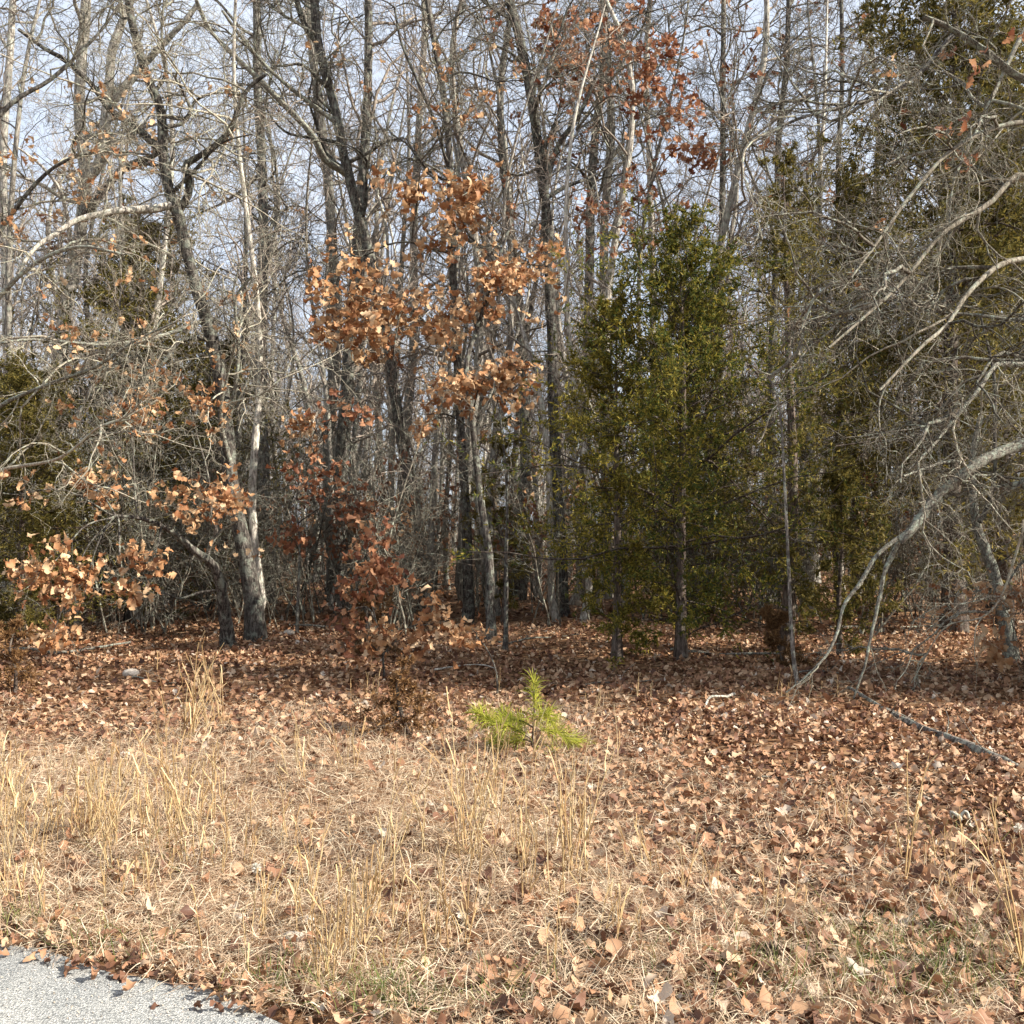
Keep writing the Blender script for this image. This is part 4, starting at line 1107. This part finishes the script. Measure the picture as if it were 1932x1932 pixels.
def grass():
    # density: straw mat covers the left and middle of the verge, thin at the right and in the shade
    g, x, y = zone(330000, 3.0, 9.5, 1.35, .56, 21)
    d = road_d(x, y)
    dens = np.clip(1.05 - 0.74 * np.clip((x / y - 0.04) * 2.6, 0, 1) * np.clip((y - 4.1) / 1.0, 0.25, 1) - 0.9 * np.clip((y - 5.6 + 0.7 * (blotch(x, y, 2.2, 3) - .5) + 0.5 * (x / y > 0.1)) / 3.6, 0, 1) + 0.35 * (blotch(x, y, 1.3, 1) - .5), 0.02, 1)
    clump = blotch(x, y, 6, 2) * 0.5 + blotch(x, y, 14, 4) * 0.5 + .12
    ok = (d > 0.03) & (g.random(len(x)) < dens * clump * 0.95)
    x, y = x[ok], y[ok]; n = len(x)
    V, q = blades("dry_grass", g, x, y, g.uniform(.05, .20, n) * (1 - .25 * g.random(n)), g.uniform(.0018, .0045, n), 'straw', (0.05, 1.15), 1.25, 0.05)
    tag(obj("dry_grass", mesh_np("dry_grass", V, [q], M['straw'])), kind="stuff")
    # green tufts
    b = MB()
    for (px, py, rr, n) in [(1760, 1840, .22, 420), (1640, 1770, .16, 160), (710, 1900, .14, 260), (200, 1800, .14, 130), (950, 1890, .1, 90), (1850, 1800, .2, 160), (520, 1870, .12, 90), (1420, 1860, .25, 160), (1560, 1870, .2, 120), (20, 1760, .15, 90), (300, 1630, .2, 60), (1800, 1560, .2, 70)]:
        yy = (CAM_H - 0.0) * F / (py - 1000); c = W(px, py, yy)
        xx = c[0] + g.normal(0, rr, n); yv = c[1] + g.normal(0, rr * .8, n)
        ok = road_d(xx, yv) > 0.03; xx, yv = xx[ok], yv[ok]; n = len(xx)
        b.add(*blades("g", g, xx, yv, g.uniform(.07, .19, n), g.uniform(.0022, .0046, n), None, (0.6, 1.45), .45))
    tag(obj("green_grass", b.mesh("green_grass", M['green_grass'])), kind="stuff")
grass()

# tall sedge stalks: each clump is a thing
def sedge(name, label, group, px, py, hpx, n, spread, lean=0.0, thick=1.0, y=None, seed=0):
    g = np.random.default_rng(2000 + seed)
    y = y or CAM_H * F / (py - 1000)
    b = W(px, py, y); b[2] = gh(b[0], b[1]) - 0.01
    H = hpx / F * y
    m = 8
    n = int(n * 1.5)
    hh = H * g.uniform(.55, 1.1, n)
    P = np.empty((n, m, 3)); P[:, 0] = np.stack([g.normal(0, spread, n), g.normal(0, spread, n), np.zeros(n)], -1)
    d = nrm(np.stack([g.normal(lean, .13, n), g.normal(0, .13, n), np.ones(n)], -1))
    for s in range(1, m):
        d = nrm(d + g.normal(0, .035, d.shape) + np.array([lean * .1, 0, 0])); P[:, s] = P[:, s - 1] + d * (hh / (m - 1))[:, None]
    R = np.linspace(1, .4, m)[None] * g.uniform(.0022, .0036, n)[:, None] * thick
    mb = MB(); mb.add(*tubes(P, R, 3))
    # side blades along the stalks
    k = 3
    B, RB = grow(g, P, R, k, .15, .95, .28, (8, 28), 4, .12, (0, 0, .02), .9, .002, .3, .2)
    w = RB * 1.6
    side = nrm(np.cross(B[:, -1] - B[:, 0], g.normal(0, 1, (len(B), 3))))[:, None, :] * w[..., None]
    V = np.stack([B - side, B + side], 2).reshape(-1, 3)
    i = np.arange(3)[:, None] * 2; q = np.concatenate([i, i + 1, i + 3, i + 2], 1)
    q = (q[None] + (np.arange(len(B)) * 8)[:, None, None]).reshape(-1, 4)
    mb.add(V, q)
    # basal straw
    nb = 5 * n
    az = g.uniform(0, 6.28, nb); e = g.uniform(.2, 1.2, nb); L = H * g.uniform(.15, .4, nb)
    dd = np.stack([np.cos(az) * np.cos(e), np.sin(az) * np.cos(e), np.sin(e)], -1)
    Q = np.empty((nb, 4, 3)); Q[:, 0] = np.stack([g.normal(0, spread * 1.2, nb), g.normal(0, spread * 1.2, nb), 0 * az], -1)
    for s in range(1, 4):
        dd = nrm(dd + np.array([0, 0, -.28])); Q[:, s] = Q[:, s - 1] + dd * (L / 3)[:, None]
    Q[:, :, 2] = np.maximum(Q[:, :, 2], .012)
    sd = nrm(np.cross(Q[:, -1] - Q[:, 0], np.array([0, 0, 1.])))[:, None, :] * (np.array([1.6, 1.5, 1.1, .3]) * .0012)[None, :, None]
    V = np.stack([Q - sd, Q + sd], 2).reshape(-1, 3)
    q = np.concatenate([i, i + 1, i + 3, i + 2], 1)
    q = (q[None] + (np.arange(nb) * 8)[:, None, None]).reshape(-1, 4)
    mb.add(V, q)
    o = obj(name, mb.mesh(name, M['stalk']), None, b)
    return tag(o, label, "grass", group)
k = 0
sedge("tall_grass", "pale leaning spray of broom grass stalks in front of the leaning black oak", None, 350, 1395, 190, 7, .02, .22, 1.7, seed=900)
sedge("tall_grass", "upright reddish grass stalks right of the pale leaning spray", None, 415, 1375, 150, 7, .07, -.1, 1.2, seed=901)
sedge("tall_grass", "two thin grass stalks left of the pale leaning spray", None, 312, 1400, 190, 2, .02, 0, 1.2, seed=902)
sedge("tall_grass", "tall thick pale grass stalk bundle at the right edge", None, 1924, 1830, 330, 5, .012, -.02, 1.6, seed=903)
sedge("tall_grass", "single thin tall grass stalk on the leafy right verge", None, 1703, 1660, 340, 2, .008, 0, 1.3, seed=904)
sedge("tall_grass", "pale bundle of grass stalks just below the pine seedling's right branch", None, 1078, 1660, 260, 6, .02, .05, 1.6, seed=905)
sedge("tall_grass", "pair of leaning reddish stalks between the juniper bush and the crooked oak", None, 640, 1480, 160, 3, .03, -.2, 1.2, seed=906)
for (px, py, h, n, sp, ln) in [(868, 1620, 220, 5, .03, 0), (893, 1640, 260, 7, .04, 0), (930, 1560, 170, 4, .05, .05), (985, 1640, 170, 5, .05, -.05), (1010, 1720, 170, 6, .06, .05),
                               (660, 1800, 190, 9, .05, .06), (690, 1760, 200, 8, .05, .03), (620, 1850, 160, 9, .06, .05), (850, 1790, 200, 6, .06, 0), (1100, 1600, 170, 4, .03, 0), (1140, 1800, 150, 5, .06, .1)]:
    sedge("tall_grass", "thin straw-coloured grass clump on the middle of the verge below the pine seedling", "straw grass clumps in the middle of the verge", px, py, h, n, sp, ln, seed=k); k += 1
for (px, py, h, n, sp, ln) in [(185, 1590, 190, 8, .04, .08), (150, 1600, 150, 9, .06, .03), (215, 1610, 170, 8, .06, .06), (110, 1590, 150, 8, .07, 0), (60, 1620, 150, 8, .06, .03), (20, 1580, 140, 8, .05, .05),
                               (330, 1560, 190, 8, .07, -.06), (355, 1640, 190, 8, .06, -.1), (290, 1580, 150, 8, .07, 0), (400, 1560, 150, 6, .07, .05), (450, 1640, 150, 5, .06, 0), (540, 1600, 140, 5, .06, .04),
                               (20, 1700, 130, 7, .06, .02), (250, 1700, 120, 8, .08, 0), (480, 1750, 130, 5, .08, .1), (15, 1500, 120, 5, .05, 0), (240, 1480, 130, 5, .08, .03), (560, 1500, 120, 4, .08, -.05)]:
    sedge("tall_grass", "straw-coloured grass clump on the left of the verge above the road", "straw grass clumps on the left of the verge", px, py, h, n, sp, ln, seed=k); k += 1
for (px, py, h, n, sp, ln) in [(1800, 1700, 90, 5, .06, .08), (1850, 1600, 110, 5, .06, -.1), (1750, 1620, 80, 6, .07, 0), (1600, 1560, 110, 3, .06, .05), (1480, 1720, 110, 5, .08, .1), (1330, 1690, 130, 5, .06, 0), (1240, 1640, 120, 4, .07, -.1)]:
    sedge("tall_grass", "thin grass clump poking through the leaves on the right of the verge", "grass clumps on the right of the verge", px, py, h, n, sp, ln, seed=k); k += 1
for (px, py, h) in [(1225, 1330, 50), (1460, 1330, 60), (940, 1300, 60), (690, 1330, 60), (1560, 1330, 50), (1140, 1330, 40)]:
    sedge("tall_grass", "short thin stalk standing at the shade's edge under the trees", "thin stalks at the shade's edge", px, py, h, 3, .08, .05, 1.1, seed=k); k += 1

gs = np.random.default_rng(606)
for j in range(44):
    px = gs.uniform(0, 1180); py = gs.uniform(1440, 1850); side = "left" if px < 560 else "middle"
    if road_d(*W(px, py, CAM_H * F / (py - 1000))[:2]) < .15: continue
    sedge("tall_grass", "lone wispy grass stalk standing over the straw on the %s of the verge" % side, "wispy stalks on the %s of the verge" % side, px, py, gs.uniform(110, 230), int(gs.integers(1, 3)), .015, gs.normal(0, .12), 1.0, seed=k); k += 1

# seed-head stalks
def seedhead(px, py, hpx, label):
    y = CAM_H * F / (py - 1000); b = W(px, py, y); b[2] = gh(b[0], b[1]); H = hpx / F * y
    g = np.random.default_rng(px)
    r = empty("seed_head_stalk", b, label, "wildflower")
    p = spline([[0, 0, -.01], [.01, 0, H * .5], [-.015, 0, H]], 8)
    me, _ = limb_mesh(p, .0022, .0016, M['stalk'], 5); obj("stem", me, r)
    n = 60; d = nrm(g.normal(0, 1, (n, 3)) + np.array([0, 0, .4])); L = .02 * g.uniform(.7, 1.1, n)[:, None]
    w = nrm(np.cross(d, g.normal(0, 1, (n, 3)))) * .0035
    V = np.stack([0 * d, d * L + w, d * L * 1.15, d * L - w], 1).reshape(-1, 3) + p[-1]
    obj("seed_head", mesh_np("seed_head", V, [np.arange(n * 4).reshape(-1, 4)], M['puff']), r)
seedhead(490, 1745, 110, "pale puffy seed head on a short stem at the left of the verge")
seedhead(1928, 1660, 110, "white dried seed head beside the thick grass stalk at the right edge")

# sticks and the fallen branch
def stick(name, label, pts, y, w, mat, cat="stick", seed=0, lift=0.02, twigs=0):
    g = np.random.default_rng(seed)
    P = []
    for (px, py, yy) in pts:
        q = W(px, py, yy); q[2] = max(q[2], gh(q[0], q[1]) + lift); P.append(q)
    p = wob(g, spline(P, 26), .02)
    b = p[0].copy()
    me, r = limb_mesh(p - b, w[0] / 2, w[1] / 2, M[mat], 9, rough=.13, seed=seed)
    root = obj(name, me, None, b); tag(root, label, cat)
    for j in range(twigs):
        i = int(g.integers(6, 24)); d = nrm(g.normal(0, 1, 3) + np.array([0, 0, .8])); t = spline([p[i], p[i] + d * .15, p[i] + d * .3 + g.normal(0, .05, 3)], 6) - b
        me, _ = limb_mesh(t, .005, .002, M[mat], 5); obj("twig", me, root)
gy = lambda py: CAM_H * F / (py - 1000)
stick("fallen_branch", "long dead grey branch lying across the leaves at the right", [(1600, 1322, gy(1322)), (1720, 1380, gy(1378)), (1830, 1420, gy(1420)), (1935, 1462, gy(1465))], 8, (.025, .07), 'bark', "branch", 1, .035, 9)
stick("stick", "short pale stick lying on the leaves at the shade's edge", [(1328, 1352, gy(1352)), (1356, 1340, gy(1340)), (1386, 1328, gy(1328))], 9, (.018, .026), 'bark_pale', "stick", 2, .05)
stick("stick", "thin pale stick lying in the shade above the pine seedling", [(820, 1268, gy(1268)), (880, 1258, gy(1258)), (935, 1262, gy(1262))], 11, (.022, .012), 'bark_pale', "stick", 3, .06)
stick("stick", "short grey stick lying among leaves in the middle right of the verge", [(1795, 1540, gy(1765 - 228)), (1830, 1543, gy(1542))], 5, (.02, .016), 'bark_pale', "stick", 4, .04)
stick("fallen_branch", "grey branch lying under the leafy left clusters near the leaning black oak", [(300, 1160, gy(1175)), (350, 1148, gy(1165)), (410, 1120, gy(1150))], 14, (.03, .02), 'bark_dark', "branch", 5, .12, 3)

# deadfall on the forest floor
gd = np.random.default_rng(515)
for j, (px, py, ln, ang, wd, lab) in enumerate([(120, 1225, 1.6, .3, .05, "grey dead branch on the leaves beneath the low tan clusters"), (600, 1190, 1.3, -.2, .035, "thin dead branch lying right of the crooked oak"), (1020, 1215, 1.2, .15, .03, "thin dead branch lying in the shade behind the pine seedling"),
        (1380, 1240, 1.5, -.3, .04, "dead branch lying in the shade by the deep green cedar's foot"), (1690, 1190, 2.2, .1, .06, "dead log lying across the leaves behind the drooping bough"), (1560, 1285, .9, .5, .02, "pale twiggy stick on the ground by the bent dead sapling"),
        (860, 1105, 2.4, .05, .07, "grey fallen log far back on the lit forest floor in the middle"), (300, 1290, .8, -.4, .018, "pale thin stick on the leaves at the left shade's edge"), (1180, 1290, .9, .25, .02, "thin stick in the shade right of the pine seedling"), (1500, 1450, .5, .3, .012, "short thin twig lying on the right-hand leaves")]):
    y = gy(py); c = W(px, py, y); d = np.array([math.cos(ang), math.sin(ang) * 1.5, 0]) * ln / 2
    P = [c - d, c + gd.normal(0, .06, 3), c + d]
    for q in P: q[2] = gh(q[0], q[1]) + wd * .6 + .02
    p = wob(gd, spline(P, 18), .03); b = p[0].copy()
    me, r = limb_mesh(p - b, wd / 2, wd / 4, M['bark' if j % 2 else 'lichen'], 8, rough=.12, seed=j)
    root = obj("dead_branch", me, None, b); tag(root, lab, "branch")
    for q in range(3):
        i = int(gd.integers(5, 16)); dd = nrm(gd.normal(0, 1, 3) + np.array([0, 0, .5])); t = spline([p[i], p[i] + dd * .15, p[i] + dd * .32 + gd.normal(0, .05, 3)], 6) - b
        me, _ = limb_mesh(t, wd * .15, wd * .06, M['bark'], 5); obj("twig", me, root)

# stones
def stones():
    for i, (px, py, s, lab) in enumerate([(580, 1742 - 5, .035, "small pale stone on the left verge, uppermost of three near together"), (555, 1775, .045, "pale flat stone on the left verge, lowest of three near together"),
                                     (452, 1738 - 5, .03, "pale rounded stone on the left verge, leftmost of three near together"), (236, 1422 + 0, .05, "pale stone among leaves below the leftmost oaks"), (250, 1280, .09, "pale rock half sunk in leaves below the leaning black oak"),
                                     (1805, 1145, .16, "white stone on the sunlit leaves behind the drooping bough"), (1875, 1560, .045, "pale stone beside the near end of the fallen branch"), (545, 1205, .09, "pale stone lying right of the crooked oak's base")]):
        g = np.random.default_rng(300 + i)
        y = CAM_H * F / (py - 1000); c = W(px, py, y); c[2] = gh(c[0], c[1]) + s * .45
        th = np.linspace(0, math.pi, 8); ph = np.arange(12) / 12 * 2 * math.pi
        V = np.stack([np.sin(th)[:, None] * np.cos(ph), np.sin(th)[:, None] * np.sin(ph), np.cos(th)[:, None] + 0 * ph], -1)
        k = g.normal(0, 1, (3, 3)); V = V * (1 + .22 * np.sin(V @ k * 1.7).mean(-1, keepdims=True) + .05 * g.normal(0, 1, V.shape[:2] + (1,)))
        V = V.reshape(-1, 3) * np.array([1, .8, .55]) * s
        a = np.arange(7)[:, None] * 12; b = np.arange(12)[None]
        q = np.stack([a + b, a + 12 + b, a + 12 + (b + 1) % 12, a + (b + 1) % 12], -1).reshape(-1, 4)
        tag(obj("stone", mesh_np("stone", V, [q], M['stone']), None, c), lab, "stone")
stones()

# pine cones
def cones():
    for i, (px, py, lab) in enumerate([(1345, 1572, "dark open pine cone lying on leaves in the middle right of the verge"), (1455, 1815, "dark pine cone in the grass at the bottom right, left one of two"), (1515, 1822, "dark pine cone in the grass at the bottom right, right one of two"),
                                       (1450 + 430, 1448, "dark pine cone beside the fallen branch")]):
        g = np.random.default_rng(400 + i)
        y = CAM_H * F / (py - 1000); c = W(px, py, y); c[2] = gh(c[0], c[1]) + .045
        n = 60; t = (np.arange(n) + .5) / n; az = np.arange(n) * 2.399; el = -0.5 + 1.7 * t
        d = np.stack([np.cos(az) * np.cos(el), np.sin(az) * np.cos(el), np.sin(el)], -1)
        L = (.022 * np.sin(math.pi * (0.12 + .8 * t)) + .006)[:, None]
        o = np.stack([0 * t, 0 * t, (t - .5) * .065], -1)
        s = nrm(np.cross(d, [0, 0, 1.])) * L * .42; u = np.cross(s, d); u = nrm(u) * .0025
        V = np.stack([o - s * .4, o + s * .4, o + d * L + s, o + d * L - s, o - s * .4 + u, o + s * .4 + u, o + d * L + s + u * 2, o + d * L - s + u * 2], 1)
        f = np.array([[0, 1, 2, 3], [7, 6, 5, 4], [2, 6, 7, 3], [1, 5, 6, 2], [0, 3, 7, 4]])
        q = (f[None] + (np.arange(n) * 8)[:, None, None]).reshape(-1, 4)
        ob = obj("pine_cone", mesh_np("pine_cone", V.reshape(-1, 3), [q], M['cone']), None, c)
        ob.rotation_euler = (1.3, .3 * i, 1.1 * i); ob.scale = (1.15,) * 3
        tag(ob, lab, "pine cone")
cones()

# loose chips and leaf crumbs along the road edge
def gravel():
    g = np.random.default_rng(8)
    n = 1500
    s = g.uniform(-1.5, 3.5, n); d = -np.abs(g.normal(0, .35, n)) + .03
    xy = RE0 + RED * s[:, None] + REN * d[:, None]
    r = g.uniform(.002, .005, n)
    V0 = np.array([[1, 0, 0], [-.5, .9, 0], [-.5, -.9, 0], [0, 0, 1.0]])
    R = euler_mats(g.uniform(0, 6.28, n), g.normal(0, .5, n), g.normal(0, .5, n))
    V = np.einsum('nij,kj->nki', R, V0) * r[:, None, None] + np.stack([xy[:, 0], xy[:, 1], 0.014 + 0 * r], -1)[:, None]
    f = np.array([[0, 1, 3], [1, 2, 3], [2, 0, 3]])
    q = (f[None] + (np.arange(n) * 4)[:, None, None]).reshape(-1, 3)
    tag(obj("gravel", mesh_np("gravel", V.reshape(-1, 3), [q], M['stone'])), kind="stuff")
    # drift of leaves and crumbs heaped against the road edge
    n = 1100
    s = g.uniform(-1.5, 4.2, n); d = g.normal(.07, .07, n) + .02 * np.sin(s * 9)
    xy = RE0 + RED * s[:, None] + REN * d[:, None]
    z = .02 + .03 * g.random(n)
    v, q = leaf_batch(g, np.stack([xy[:, 0], xy[:, 1], z], -1), g.uniform(.02, .065, n), .4, 7, 1.0)
    tag(obj("leaf_drift", mesh_np("leaf_drift", v, [q], M['litter'])), kind="stuff")
gravel()
